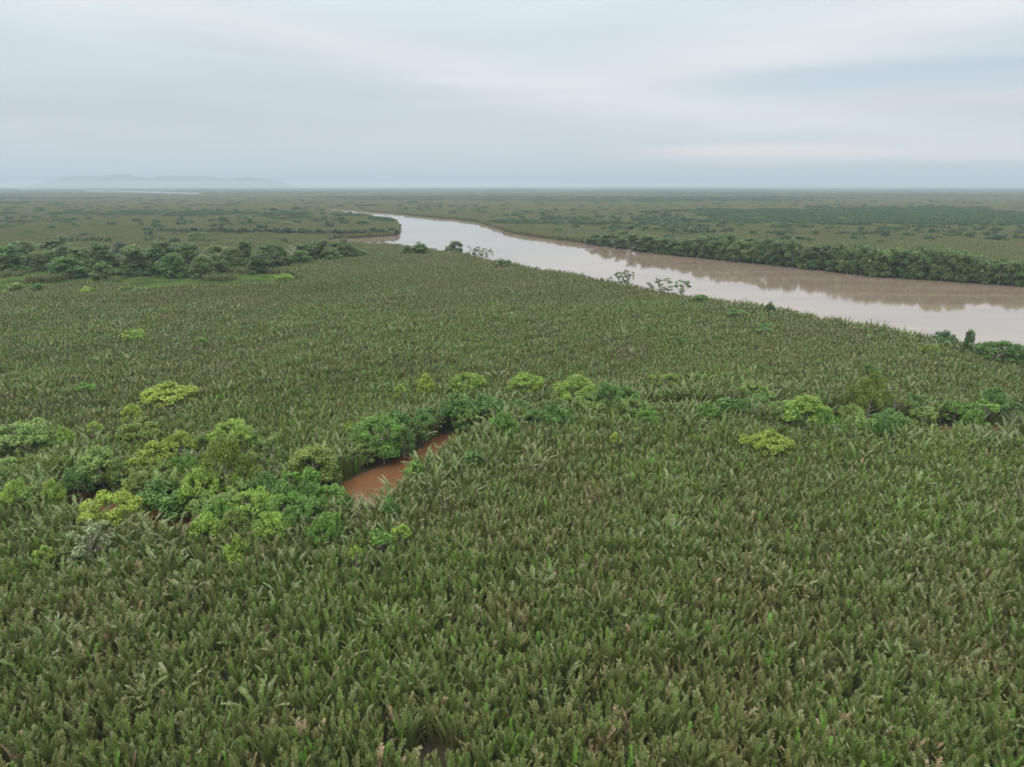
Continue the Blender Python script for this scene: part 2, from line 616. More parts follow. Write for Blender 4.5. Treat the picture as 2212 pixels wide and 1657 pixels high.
def clump(seed, n=8, nl=19, fine=True, seg=8, special=None, arch=False):
    r_ = np.random.default_rng(seed)
    V_, Q_, T_ = [], [], []
    k = 0
    a0 = r_.uniform(0, 6.28)
    for j in range(n):
        L, lean, bend = frond_params(r_, j, n)
        if arch:
            L *= 1.22; bend += 0.25 + 0.55 * j / n; lean += 0.08
        tint = float(np.clip(0.12 + 0.75 * (j / n) * r_.uniform(0.5, 1.3) + r_.uniform(-0.1, 0.2), 0, 1.0))
        if not fine:
            tint = min(1.0, tint + 0.17)
        if special == 'dead' and j in (n - 1, n - 4):
            tint = 2.0
        if special == 'lime' and j in (0, 1):
            tint = -1.0
        v, q, t = frond(L, lean, bend, r_.uniform(0.38, 0.60), nl, seed * 50 + j, tint, seg, r_.uniform(0.35, 0.8), 0.24, fine)
        v = rotz(v, a0 + j * 2.39996 + r_.uniform(-0.3, 0.3))
        off = 0.95 * np.array([math.cos(j * 2.4), math.sin(j * 2.4), 0]) * (j / n)
        V_.append(v + off); Q_.append(q + k); T_.append(t)
        k += len(v)
    return np.concatenate(V_), np.concatenate(Q_), np.concatenate(T_)


hidden = bpy.data.collections.new('palm_sources')        # never linked to the scene
IDX = 0
KIND_RANGE = {}


def add_source(kind, V_, Q_, T_):
    global IDX
    me = mesh_np('nipa_source', V_, [Q_], M_PALM, T_[:, 0], tip=T_[:, 1])
    o = bpy.data.objects.new('src_%03d' % IDX, me)
    hidden.objects.link(o)
    KIND_RANGE.setdefault(kind, []).append(IDX)
    IDX += 1


for i in range(10):
    add_source('fine', *clump(100 + i))
for i in range(3):
    add_source('dead', *clump(130 + i, special='dead'))
for i in range(2):
    add_source('lime', *clump(140 + i, special='lime'))
for i in range(4):
    add_source('arch', *clump(150 + i, n=10, nl=24, arch=True))
for i in range(8):
    add_source('mid', *clump(160 + i, n=8, nl=9, fine=False, seg=5))


def tile(seed, size, spacing, scl, n=6, nl=4, trees=0):
    r_ = np.random.default_rng(seed)
    V_, Q_, T_ = [], [], []
    k = 0
    proto = [clump(seed * 7 + j, n=n, nl=nl, fine=False, seg=4) for j in range(4)]
    g = np.arange(-size * 0.56, size * 0.56, spacing)
    for x in g:
        for y in g:
            v, q, t = proto[r_.integers(4)]
            xx, yy = x + r_.uniform(-.5, .5) * spacing, y + r_.uniform(-.5, .5) * spacing
            s = scl * r_.uniform(0.8, 1.2)
            v = rotz(v, r_.uniform(0, 6.28)) * np.array([s, s, s / scl]) + np.array([xx, yy, 0])
            V_.append(v); Q_.append(q + k); T_.append(np.clip(t + np.array([r_.uniform(-.25, .25), 0]), 0, 1))
            k += len(v)
    return np.concatenate(V_), np.concatenate(Q_), np.concatenate(T_)


for i in range(4):
    add_source('tile10', *tile(200 + i, 12, 2.8, 1.0))
for i in range(4):
    add_source('tile30', *tile(220 + i, 32, 4.6, 1.55, n=5, nl=3))

PLACES = ['in the left corner', 'one twelfth across', 'one sixth across', 'a quarter across', 'a third across', 'just left of middle',
          'just right of middle', 'seven twelfths across', 'two thirds across', 'three quarters across', 'five sixths across', 'in the right corner']


# ------------------------------------------------------------ trees


def leaves(centres, radii, per, size, r_, flatten=0.8, droop=0.0, shell=0.55, tint0=None):
    """leaf-sized rhombs spread through ellipsoidal sprays"""
    V_, T_ = [], []
    for ci, (c, rad) in enumerate(zip(centres, radii)):
        n = max(8, int(per * rad ** 1.6))
        d = r_.normal(size=(n, 3))
        d /= np.linalg.norm(d, axis=1)[:, None]
        rr = rad * (shell + (1 - shell) * r_.random(n)) * r_.uniform(0.75, 1.12, n)
        p = c + d * rr[:, None] * np.array([1, 1, flatten])
        if droop:
            p[:, 2] -= droop * r_.random(n) ** 2
        nrm = d * 0.6 + r_.normal(size=(n, 3)) * 0.5 + np.array([0, 0, 0.7])
        nrm /= np.linalg.norm(nrm, axis=1)[:, None]
        a = np.cross(nrm, r_.normal(size=(n, 3)))
        a /= np.linalg.norm(a, axis=1)[:, None] + 1e-9
        if droop > 1:
            a = a * 0.4 + np.array([0, 0, -0.9])
            a /= np.linalg.norm(a, axis=1)[:, None]
        b_ = np.cross(nrm, a)
        b_ /= np.linalg.norm(b_, axis=1)[:, None] + 1e-9
        sz = size * r_.uniform(0.6, 1.3, n)[:, None]
        q = np.stack([p - a * sz, p + b_ * sz * 0.55, p + a * sz, p - b_ * sz * 0.55], 1)
        V_.append(q.reshape(-1, 3))
        base = 0.45 + (r_.uniform(-0.3, 0.3))
        T_.append(np.repeat(np.clip(base + r_.normal(0, 0.14, n), 0, 1), 4))
    V_ = np.concatenate(V_)
    m = len(V_) // 4
    return V_, np.arange(m * 4).reshape(m, 4), np.concatenate(T_)


def tree_meshes(kind, seed):
    """returns (crown mesh, trunk mesh, height, crown radius)"""
    r_ = np.random.default_rng(seed)
    g = Geo()
    C_, Rr = [], []
    if kind == 'shrub':                       # low spreading crown of rounded sprays
        H, RAD = 8.6, 4.4
        nb = r_.integers(26, 34)
        for i in range(nb):
            a = r_.uniform(0, 6.28); q = math.sqrt(r_.random()) * 1.0
            x, y = RAD * 0.86 * q * math.cos(a), RAD * 0.86 * q * math.sin(a)
            z = H - 0.9 - 3.0 * q ** 2.2 + r_.uniform(-0.9, 0.35)
            C_.append((x, y, z)); Rr.append(r_.uniform(0.7, 1.35))
        for i in range(24):
            a = r_.uniform(0, 6.28); z = r_.uniform(1.8, H - 2.6)
            q = r_.uniform(0.62, 0.86)
            C_.append((RAD * q * math.cos(a), RAD * q * math.sin(a), z)); Rr.append(r_.uniform(0.8, 1.35))
        per, size, fl, dr = 110, 0.23, 0.7, 0.25
        tr = 0.16
    elif kind == 'spreading':                 # wide, layered, flat-topped
        H, RAD = 8.0, 5.6
        for i in range(38):
            a = r_.uniform(0, 6.28); q = math.sqrt(r_.random())
            x, y = RAD * 0.9 * q * math.cos(a), RAD * 0.9 * q * math.sin(a) * 0.9
            C_.append((x, y, H - 0.7 - 1.9 * q ** 2 + r_.uniform(-1.0, 0.3))); Rr.append(r_.uniform(0.7, 1.25))
        for i in range(24):
            a = r_.uniform(0, 6.28); z = r_.uniform(2.0, H - 2.0)
            q = r_.uniform(0.6, 0.85)
            C_.append((RAD * q * math.cos(a), RAD * q * math.sin(a), z)); Rr.append(r_.uniform(0.8, 1.3))
        per, size, fl, dr = 110, 0.23, 0.62, 0.25
        tr = 0.18
    elif kind == 'feathery':                  # tall loose willowy crown
        H, RAD = 12.5, 5.6
        for i in range(44):
            a = r_.uniform(0, 6.28); h = r_.uniform(0.30, 1.0)
            q = (0.95 - 0.65 * max(0, h - 0.55) / 0.45) * math.sqrt(r_.uniform(0.1, 1))
            C_.append((RAD * 0.88 * q * math.cos(a), RAD * 0.88 * q * math.sin(a), H * h - 0.9)); Rr.append(r_.uniform(0.8, 1.5))
        per, size, fl, dr = 105, 0.24, 0.8, 1.5
        tr = 0.26
    elif kind == 'mangrove':                  # tall lumpy crown reaching down to the water
        H, RAD = 15.0, 5.2
        for i in range(56):
            a = r_.uniform(0, 6.28); h = r_.random()
            prof = (0.80 + 0.28 * math.sin(math.pi * min(1, h * 1.1))) * (1 - 0.5 * max(0, h - 0.72) / 0.28)
            q = prof * r_.uniform(0.4, 0.95)
            C_.append((RAD * q * math.cos(a), RAD * q * math.sin(a), 0.9 + (H - 2.4) * h)); Rr.append(r_.uniform(1.1, 2.1))
        per, size, fl, dr = 62, 0.36, 0.95, 0.3
        tr = 0.28
    elif kind == 'tall':                      # several leaders, deep crown with gaps between the masses
        H, RAD = 19.0, 6.0
        leads = [(r_.uniform(-2.6, 2.6), r_.uniform(-2.2, 2.2), r_.uniform(0.78, 1.0)) for _ in range(4)]
        for i in range(70):
            lx, ly, lh = leads[i % 4]
            h = r_.uniform(0.07, 1.0)
            a = r_.uniform(0, 6.28)
            q = 3.3 * (1 - 0.5 * h) * r_.uniform(0.4, 1.1)
            C_.append((lx * (0.6 + .5 * h) + q * math.cos(a), ly * (0.6 + .5 * h) + q * math.sin(a), (H - 1.4) * lh * h)); Rr.append(r_.uniform(1.0, 1.9))
        per, size, fl, dr = 60, 0.36, 0.95, 0.4
        tr = 0.32
    elif kind == 'sparse':                    # thin crown with sky and water showing through
        H, RAD = 9.5, 4.2
        for i in range(24):
            a = r_.uniform(0, 6.28); h = r_.uniform(0.42, 1.0)
            q = 0.95 * math.sqrt(r_.random()) * (1 - 0.35 * max(0, h - .7) / .3)
            C_.append((RAD * .88 * q * math.cos(a), RAD * .88 * q * math.sin(a), H * h - 0.5)); Rr.append(r_.uniform(0.45, 0.95))
        per, size, fl, dr = 62, 0.30, 0.7, 0.0
        tr = 0.15
    elif kind == 'low':                       # dense mound
        H, RAD = 6.0, 4.0
        for i in range(26):
            a = r_.uniform(0, 6.28); q = math.sqrt(r_.random())
            C_.append((RAD * .8 * q * math.cos(a), RAD * .8 * q * math.sin(a), (H - 0.9) * math.sqrt(max(0.05, 1 - .85 * q * q)) * r_.uniform(0.75, 1.0)))
            Rr.append(r_.uniform(0.8, 1.4))
        per, size, fl, dr = 70, 0.30, 0.7, 0.0
        tr = 0.12
    elif kind == 'sprig':                     # little leafy top on thin stems
        H, RAD = 7.2, 2.1
        for i in range(17):
            a = r_.uniform(0, 6.28); q = math.sqrt(r_.random())
            C_.append((RAD * .8 * q * math.cos(a), RAD * .8 * q * math.sin(a), H - 0.6 - 1.4 * q * q - r_.uniform(0, 1.2)))
            Rr.append(r_.uniform(0.4, 0.8))
        per, size, fl, dr = 120, 0.2, 0.65, 0.0
        tr = 0.08
    elif kind == 'dead':                      # bare branching skeleton
        H, RAD = 13.0, 3.5
        for i in range(10):
            a = r_.uniform(0, 6.28); q = r_.uniform(0.3, 1)
            C_.append((RAD * q * math.cos(a), RAD * q * math.sin(a), H * r_.uniform(0.6, 1.0))); Rr.append(0.5)
        tr = 0.30
    C_ = np.array(C_)
    # trunk and limbs
    tilt = r_.uniform(-0.4, 0.4, 2)
    tp = np.array([(0, 0, -0.3), (tilt[0] * .3, tilt[1] * .3, H * 0.2), (tilt[0], tilt[1], H * 0.42), (tilt[0] * 1.3, tilt[1] * 1.3, H * 0.78)])
    g.tube(tp, [tr * 1.5, tr * 1.1, tr * .8, tr * .25], 7)
    order = r_.permutation(len(C_))
    nl = len(C_) if kind in ('dead', 'sparse') else min(len(C_), 16)
    for i in order[:nl]:
        c = C_[i]
        u = float(np.clip((c[2] / H) - 0.22, 0.12, 0.74)) * r_.uniform(0.7, 1.0)
        s0 = np.array([np.interp(u * H, tp[:, 2], tp[:, j]) for j in range(3)])
        m_ = (s0 + c) / 2 + np.array([0, 0, -0.08 * H * r_.random()]) + r_.normal(0, 0.15, 3)
        g.tube([s0, m_, c], [tr * .5, tr * .32, tr * .10], 5)
        if kind in ('dead', 'sparse', 'feathery', 'spreading'):
            for _ in range(3):
                e = c + r_.normal(0, 0.6, 3) + np.array([0, 0, 0.5])
                g.tube([m_ * .35 + c * .65, e], [tr * .22, tr * .05], 4)
    trunk = g.mesh('trunk', M_DEADWOOD if kind == 'dead' else M_BARK)
    if kind == 'dead':
        return None, trunk, H, RAD
    V_, Q_, T_ = leaves(C_, Rr, per, size, r_, fl, dr)
    V_[:, 2] = np.maximum(V_[:, 2], 0.12)
    RAD = float(np.percentile(np.hypot(V_[:, 0], V_[:, 1]), 90))
    H = float(np.percentile(V_[:, 2], 99.5))
    return mesh_np('crown', V_, [Q_], M_CROWN, T_), trunk, H, RAD


PROTOS = {}
for kind, n in (('shrub', 4), ('spreading', 3), ('feathery', 2), ('mangrove', 5), ('tall', 4), ('sparse', 3), ('low', 3), ('dead', 2), ('sprig', 4)):
    PROTOS[kind] = [tree_meshes(kind, 300 + 17 * i + len(kind) * 5) for i in range(n)]

LIME = (0.22, 0.34, 0.050)
YLIME = (0.28, 0.37, 0.052)
FRESH = (0.125, 0.25, 0.036)
LEAF = (0.10, 0.20, 0.040)
PALE = (0.19, 0.29, 0.070)
OLIVE = (0.17, 0.24, 0.045)
DEEP = (0.075, 0.145, 0.040)
GREYG = (0.17, 0.22, 0.12)
MANG = (0.100, 0.168, 0.045)
MANGL = (0.132, 0.205, 0.055)

G_CREEK = 'shrubs and small trees along the creek'
G_NEAR = 'trees on the near river bank'
G_LEFT = 'trees around the grassy clearing at left'
TREES = []          # (x, y, crown radius) for keeping palms clear
used = {}


def plant(name, kind, px, ptop, wpx, h, colour, label, cat='tree', group=None, deep=1.0):
    """tree whose top shows at (px, ptop) when h metres tall, crown wpx wide in the photograph"""
    if kind == 'low' and group == G_CREEK and wpx < 52 and h >= 7.0:
        kind = 'sprig'
    if group == G_LEFT and h > 11:
        h *= 1.12
        wpx *= 1.12
    elif group == G_CREEK:
        wpx *= 1.02
    elif group == G_NEAR:
        wpx *= 1.05
    x, y = at(px, ptop, h)
    slant = math.sqrt(x * x * 0 + y * y + (CAMH - h) ** 2)
    rad = wpx * slant / FPX / 2
    i = used.get(kind, 0); used[kind] = i + 1
    crown, trunk, H, RAD = PROTOS[kind][i % len(PROTOS[kind])]
    root = link(name)
    root.location = (x, y, 0)
    root.rotation_euler = (0, 0, random.uniform(0, 6.28))
    s = rad / RAD
    root.scale = (s, s * deep, h / H)
    tag(root, label, cat, group)
    t = link('trunk', trunk, root)
    if crown is not None:
        c = link('crown', crown, root)
        k_ = random.uniform(0.93, 1.07)
        c.color = (*[q * k_ for q in colour], 1)
    TREES.append((x, y, rad, h))
    return root


G_CREEK = 'shrubs and small trees along the creek'
S = 'mangrove_shrub'
CREEKSIDE = [
    # name, kind, px, top, width px, height m, colour, label
    (S, 'low', 183, 826, 34, 7.4, FRESH, 'small fresh green bush standing alone left of the widest lime bush'),
    (S, 'spreading', 361, 832, 112, 8.2, YLIME, 'widest yellow-lime bush, flat topped, alone in the palms above the creek trees at left'),
    (S, 'shrub', 280, 873, 44, 8.0, YLIME, 'small yellow-lime bush just below left of the widest lime bush'),
    (S, 'low', 202, 910, 32, 7.6, LIME, 'small bright green bush left of the olive rounded shrub'),
    ('spreading_tree', 'spreading', 46, 915, 118, 9.6, PALE, 'big pale green spreading tree cut by the left edge of the photo'),
    (S, 'shrub', 132, 923, 42, 8.2, LIME, 'small lime-tipped shrub right of the big pale tree at the left edge'),
    (S, 'shrub', 294, 905, 84, 9.2, OLIVE, 'rounded dull olive-green shrub below the small yellow-lime bush'),
    ('spreading_tree', 'spreading', 499, 914, 94, 9.6, LIME, 'lime-topped spreading tree above the large feathery tree'),
    (S, 'spreading', 382, 935, 66, 9.0, YLIME, 'yellow-lime shrub with reaching twigs, left of the lime-topped spreading tree'),
    (S, 'shrub', 329, 955, 66, 9.0, YLIME, 'bright yellow-lime shrub between the grey-green shrub and the feathery tree'),
    (S, 'low', 283, 990, 28, 7.8, YLIME, 'tiny yellow-lime bush beside the mid-green tree left of the creek trees'),
    ('spreading_tree', 'shrub', 210, 968, 92, 10.0, PALE, 'mid-green rounded tree behind the far bank at the left stretch of creek'),
    ('feathery_tree', 'feathery', 478, 954, 128, 13.0, OLIVE, 'largest feathery olive tree with pale limbs above the left stretch of creek'),
    (S, 'shrub', 424, 1014, 74, 10.0, LIME, 'bright lime-green shrub standing in front of the feathery tree'),
    (S, 'low', 338, 1040, 100, 7.0, LEAF, 'dark green mound overhanging the creek left of the bright lime-green shrub'),
    (S, 'low', 372, 1070, 60, 5.4, LEAF, 'low dark green bush at the waterline of the left stretch of creek'),
    (S, 'shrub', 27, 1036, 58, 8.6, LIME, 'lime shrub on the near creek bank at the left edge'),
    (S, 'low', 68, 1052, 40, 7.4, PALE, 'small pale bush between two lime shrubs near the left edge'),
    (S, 'shrub', 110, 1037, 44, 8.4, LIME, 'second lime shrub from the left edge on the near creek bank'),
    (S, 'spreading', 232, 1070, 112, 8.4, YLIME, 'yellow-lime spreading bush on the near bank partly hiding the creek at left'),
    (S, 'sparse', 189, 1135, 92, 8.8, (0.24, 0.30, 0.14), 'pale grey-green twiggy bush in front of the yellow-lime spreading bush'),
    (S, 'low', 92, 1176, 34, 7.2, LIME, 'small lime bush low at left below the pale twiggy bush'),
    (S, 'low', 437, 1112, 66, 7.4, LIME, 'green-lime bush at the left end of the near bank thicket'),
    (S, 'low', 508, 1160, 58, 7.2, LIME, 'lone low lime bush in the palms below the near bank thicket'),
    (S, 'low', 540, 975, 50, 8.4, OLIVE, 'olive bush touching the right side of the feathery tree'),
    (S, 'low', 586, 945, 38, 8.0, PALE, 'small pale green bush between the lime-topped tree and the pool trees'),
    ('spreading_tree', 'shrub', 672, 966, 104, 9.8, OLIVE, 'pale olive-lime rounded tree left of the muddy pool'),
    (S, 'shrub', 567, 1020, 62, 8.8, LEAF, 'mid-green bush between the feathery tree and the pale tree by the pool'),
    (S, 'low', 672, 1010, 64, 7.6, FRESH, 'bright green bush at the left tip of the muddy pool'),
    (S, 'low', 622, 1020, 48, 7.6, FRESH, 'low green bush below the pale olive-lime tree'),
    ('spreading_tree', 'spreading', 822, 906, 100, 9.6, FRESH, 'large green spreading tree leaning over the far side of the muddy pool'),
    ('round_tree', 'shrub', 908, 888, 58, 8.2, LEAF, 'dark green round tree at the upper end of the muddy pool'),
    (S, 'low', 828, 952, 60, 5.6, LEAF, 'low green layers of branches hanging over the middle of the pool'),
    (S, 'low', 876, 934, 30, 5.0, FRESH, 'small green bush at the waterline under the round dark tree'),
    (S, 'low', 861, 886, 64, 8.4, LEAF, 'green mound behind the large tree leaning over the pool'),
    (S, 'low', 750, 911, 22, 7.6, LIME, 'tiny lime bush above the palms left of the pool trees'),
    (S, 'shrub', 919, 808, 36, 8.8, YLIME, 'upright lime bush standing left of the lime row above the dark creek trees'),
    (S, 'low', 867, 829, 30, 8.0, LIME, 'smaller lime sprig left of the upright lime bush'),
    (S, 'spreading', 1008, 806, 74, 8.6, LIME, 'lime spreading bush left of centre in the row above the dark creek trees'),
    ('round_tree', 'shrub', 985, 850, 76, 9.8, LEAF, 'dark green rounded tree above the bend of the creek'),
    ('round_tree', 'shrub', 1045, 852, 70, 9.6, LEAF, 'second dark green tree right of the one above the creek bend'),
    ('round_tree', 'shrub', 1089, 888, 60, 9.4, FRESH, 'bright green round bush alone right of the creek bend'),
    (S, 'low', 897, 998, 48, 6.4, FRESH, 'green bush on the near bank of the pool'),
    (S, 'low', 1019, 974, 42, 7.2, LEAF, 'dull green bush beside the yellowing palm'),
    (S, 'spreading', 545, 1064, 96, 7.4, LIME, 'lime spreading bush at the left of the near bank thicket'),
    (S, 'shrub', 470, 1082, 70, 7.8, FRESH, 'green bush behind the left end of the near bank thicket'),
    (S, 'spreading', 628, 1074, 104, 7.6, FRESH, 'fresh green spreading bush in the middle of the near bank thicket'),
    (S, 'spreading', 700, 1052, 92, 7.0, FRESH, 'green spreading bush at the left end of the pool on the near bank'),
    (S, 'low', 748, 1070, 44, 6.0, LEAF, 'small dull green bush at the right end of the near bank thicket'),
    (S, 'shrub', 578, 1106, 78, 7.8, LIME, 'lime bush in the front row of the near bank thicket'),
    (S, 'low', 712, 1104, 60, 7.2, FRESH, 'green bush in the front row of the thicket right of the lime one'),
    (S, 'low', 817, 1144, 50, 7.2, FRESH, 'green bush in the palms below the pool'),
    (S, 'low', 867, 1130, 36, 7.2, LIME, 'small lime bush right of the green bush below the pool'),
    (S, 'low', 842, 1076, 36, 6.8, LEAF, 'small dark green bush at the lower right of the pool'),
    (S, 'low', 767, 1178, 28, 7.2, LIME, 'tiny lime bush lowest in the palms below the pool'),
    (S, 'spreading', 1137, 808, 72, 8.8, LIME, 'lime spreading bush right of centre in the row above the dark creek trees'),
    ('round_tree', 'shrub', 1243, 811, 84, 11.0, LIME, 'tall bright green tree right of centre with a lime top'),
    ('round_tree', 'shrub', 1318, 826, 66, 10.4, LEAF, 'dark green tree touching the tall bright green tree on its right'),
    ('round_tree', 'shrub', 1354, 835, 54, 9.4, LEAF, 'smaller dark green tree at the right end of the centre group'),
    (S, 'spreading', 1435, 806, 62, 8.2, OLIVE, 'low olive-yellow bush right of the centre group of trees'),
    (S, 'low', 1190, 873, 60, 8.6, LEAF, 'dull green mound between the round bush and the tall bright tree'),
    (S, 'low', 1331, 934, 24, 7.4, YLIME, 'tiny vivid lime sprig in the palms below the centre group'),
    (S, 'low', 1566, 858, 70, 7.8, LEAF, 'low green bush on the dark creek line right of centre'),
    (S, 'shrub', 1622, 824, 52, 8.8, PALE, 'small pale green bush left of the lime tree at right'),
    (S, 'shrub', 1650, 834, 48, 8.6, PALE, 'pale green bush nearest the lime tree at right'),
    (S, 'spreading', 1668, 935, 88, 7.8, YLIME, 'vivid lime low bush in the palms below the lime tree at right'),
    (S, 'low', 1609, 938, 30, 7.2, YLIME, 'small vivid lime sprig left of the vivid lime low bush'),
    ('round_tree', 'shrub', 1748, 853, 90, 10.2, LIME, 'lime rounded tree left of the tall feathery tree at right'),
    (S, 'low', 1709, 889, 34, 7.2, LIME, 'little lime bush at the foot of the lime rounded tree'),
    (S, 'low', 1762, 886, 34, 7.2, FRESH, 'little fresh green bush below the lime rounded tree'),
    ('feathery_tree', 'feathery', 1887, 802, 88, 14.0, OLIVE, 'tall feathery olive tree behind the right stretch of creek'),
    (S, 'sparse', 1938, 842, 48, 10.0, OLIVE, 'shorter feathery bush against the right side of the tall feathery tree'),
    (S, 'low', 1882, 785, 28, 7.8, LEAF, 'small green bush in the palms just above the tall feathery tree'),
    (S, 'low', 1893, 910, 58, 6.2, PALE, 'low pale bush on the near bank below the tall feathery tree'),
    (S, 'low', 1957, 904, 44, 6.4, PALE, 'second low pale bush on the near bank right of the feathery tree'),
    (S, 'low', 1815, 913, 50, 5.6, LEAF, 'low dull green bush left of the red water at right'),
    (S, 'low', 1980, 852, 44, 8.4, LEAF, 'dull green bush right of the shorter feathery bush'),
    (S, 'shrub', 2155, 837, 52, 9.0, LEAF, 'green bush at right above the bright grass patch'),
    (S, 'low', 2132, 864, 46, 8.2, FRESH, 'fresh green bush left of the bright grass patch at right'),
    (S, 'low', 2192, 868, 46, 8.0, LEAF, 'dark green bush cut by the right edge above the grass patch'),
    (S, 'spreading', 289, 713, 46, 8.0, LIME, 'lone lime bush in the middle of the palms at far left'),
    (S, 'low', 430, 729, 28, 7.8, FRESH, 'small green bush right of the lone lime bush at far left'),
    (S, 'low', 1656, 699, 36, 8.0, FRESH, 'bright bush in the palms below the river near the right'),
    (S, 'low', 1593, 668, 42, 7.6, LEAF, 'dull green bush left of the bright bush below the river'),
    (S, 'spreading', 2013, 744, 44, 7.8, OLIVE, 'low yellow-green bush in the palms below the river at right'),
    (S, 'low', 1465, 726, 22, 7.6, LEAF, 'small dark green bush in the palms right of centre'),
]
FILL = [(300, 1018, 60), (352, 1000, 54), (395, 1050, 60), (455, 1070, 70), (515, 1040, 60), (530, 1005, 50), (600, 1046, 56), (640, 985, 50), (655, 1040, 60),
        (390, 985, 50), (250, 995, 50), (160, 1010, 56), (118, 985, 50), (60, 985, 60), (20, 990, 60), (90, 940, 50), (345, 905, 44), (420, 945, 54),
        (545, 930, 50), (610, 975, 40), (790, 950, 56), (775, 915, 50), (870, 925, 50), (930, 880, 50),
        (560, 1085, 70), (610, 1105, 60), (660, 1085, 64), (690, 1120, 50), (500, 1100, 56),
        (1010, 880, 50), (1070, 860, 50), (1120, 865, 56), (1150, 885, 50), (1200, 852, 50), (1275, 850, 60), (1290, 872, 60), (1370, 862, 50), (1215, 880, 50),
        (1400, 880, 44), (1530, 872, 50), (1600, 862, 56), (1690, 868, 50), (1720, 885, 50), (1790, 888, 50), (1840, 875, 50), (1925, 885, 60),
        (2000, 880, 56), (2070, 868, 56), (2110, 885, 50), (1860, 890, 46), (1640, 858, 50), (1910, 905, 40)]
for i, (qx, qy, qw) in enumerate(FILL):
    tone = random.choice([('dark green', LEAF), ('dark green', LEAF), ('dull olive', OLIVE), ('fresh green', FRESH), ('pale green', PALE)])
    where = 'left stretch of the creek' if qx < 480 else ('thicket by the pool' if qx < 960 else ('creek line' if qx < 1450 else 'right stretch of the creek'))
    wide = qw * random.uniform(0.85, 1.2)
    plant(S, random.choice(['low', 'shrub', 'spreading']), qx, qy, wide, random.uniform(6.2, 8.0), tone[1],
          '%s %s undergrowth bush, %s, %s' % ('broad' if wide > 52 else 'narrow', tone[0], where, PLACES[min(11, int(qx / 2212 * 12))]),
          cat='shrub', group='undergrowth bushes along the creek')
for e in CREEKSIDE:
    plant(*e, cat='tree' if 'tree' in e[0] else 'shrub', group=G_CREEK)

G_NEAR = 'trees on the near river bank'
NEARTREES = [
    ('bank_tree', 'tall', 912, 524, 38, 14.0, MANGL, 'dark green tree at the left end of the near river bank'),
    ('bank_tree', 'mangrove', 882, 530, 30, 11.5, MANG, 'shorter tree against the left side of the dark tree on the near bank'),
    ('bank_tree', 'mangrove', 984, 521, 34, 13.5, MANG, 'rounded grey-green tree standing against the river'),
    ('bank_tree', 'sparse', 1025, 532, 34, 11.5, GREYG, 'thin grey-leaved tree right of the rounded one against the river'),
    ('bank_tree', 'sparse', 1050, 536, 30, 10.5, GREYG, 'second thin grey-leaved tree right of the rounded one against the river'),
    ('bank_tree', 'sparse', 1338, 586, 32, 11.5, GREYG, 'thin tree at the middle of the near bank, left of its pair'),
    ('bank_tree', 'sparse', 1359, 584, 30, 12.0, GREYG, 'thin tree at the middle of the near bank, right of its pair'),
    ('bank_tree', 'sparse', 1427, 601, 50, 11.0, GREYG, 'wide thin-crowned tree on the near bank left of the spiky one'),
    ('bank_tree', 'sparse', 1473, 606, 36, 11.0, LEAF, 'spiky darker thin tree at the right end of the near bank trees'),
    ('bank_tree', 'low', 1664, 653, 20, 8.0, DEEP, 'small dark bush on the edge of the river below the far tree belt'),
    ('bank_tree', 'tall', 2098, 712, 22, 12.0, DEEP, 'slim dark tree on the bank at right standing against the water'),
    ('bank_tree', 'spreading', 2160, 738, 84, 10.0, LEAF, 'wide green tree on the bank near the right edge'),
    ('bank_tree', 'spreading', 2215, 744, 60, 10.0, LEAF, 'green tree on the bank cut by the right edge'),
    ('bank_tree', 'low', 2042, 716, 60, 8.6, DEEP, 'dark mound on the bank left of the slim dark tree'),
    ('bank_tree', 'low', 1510, 636, 50, 7.8, LEAF, 'green mound on the bank just right of the spiky thin tree'),
    ('bank_tree', 'low', 1085, 560, 44, 9.0, MANG, 'dark mound on the near bank below the thin grey-leaved trees'),
]
for e in NEARTREES:
    plant(*e, cat='tree', group=G_NEAR)

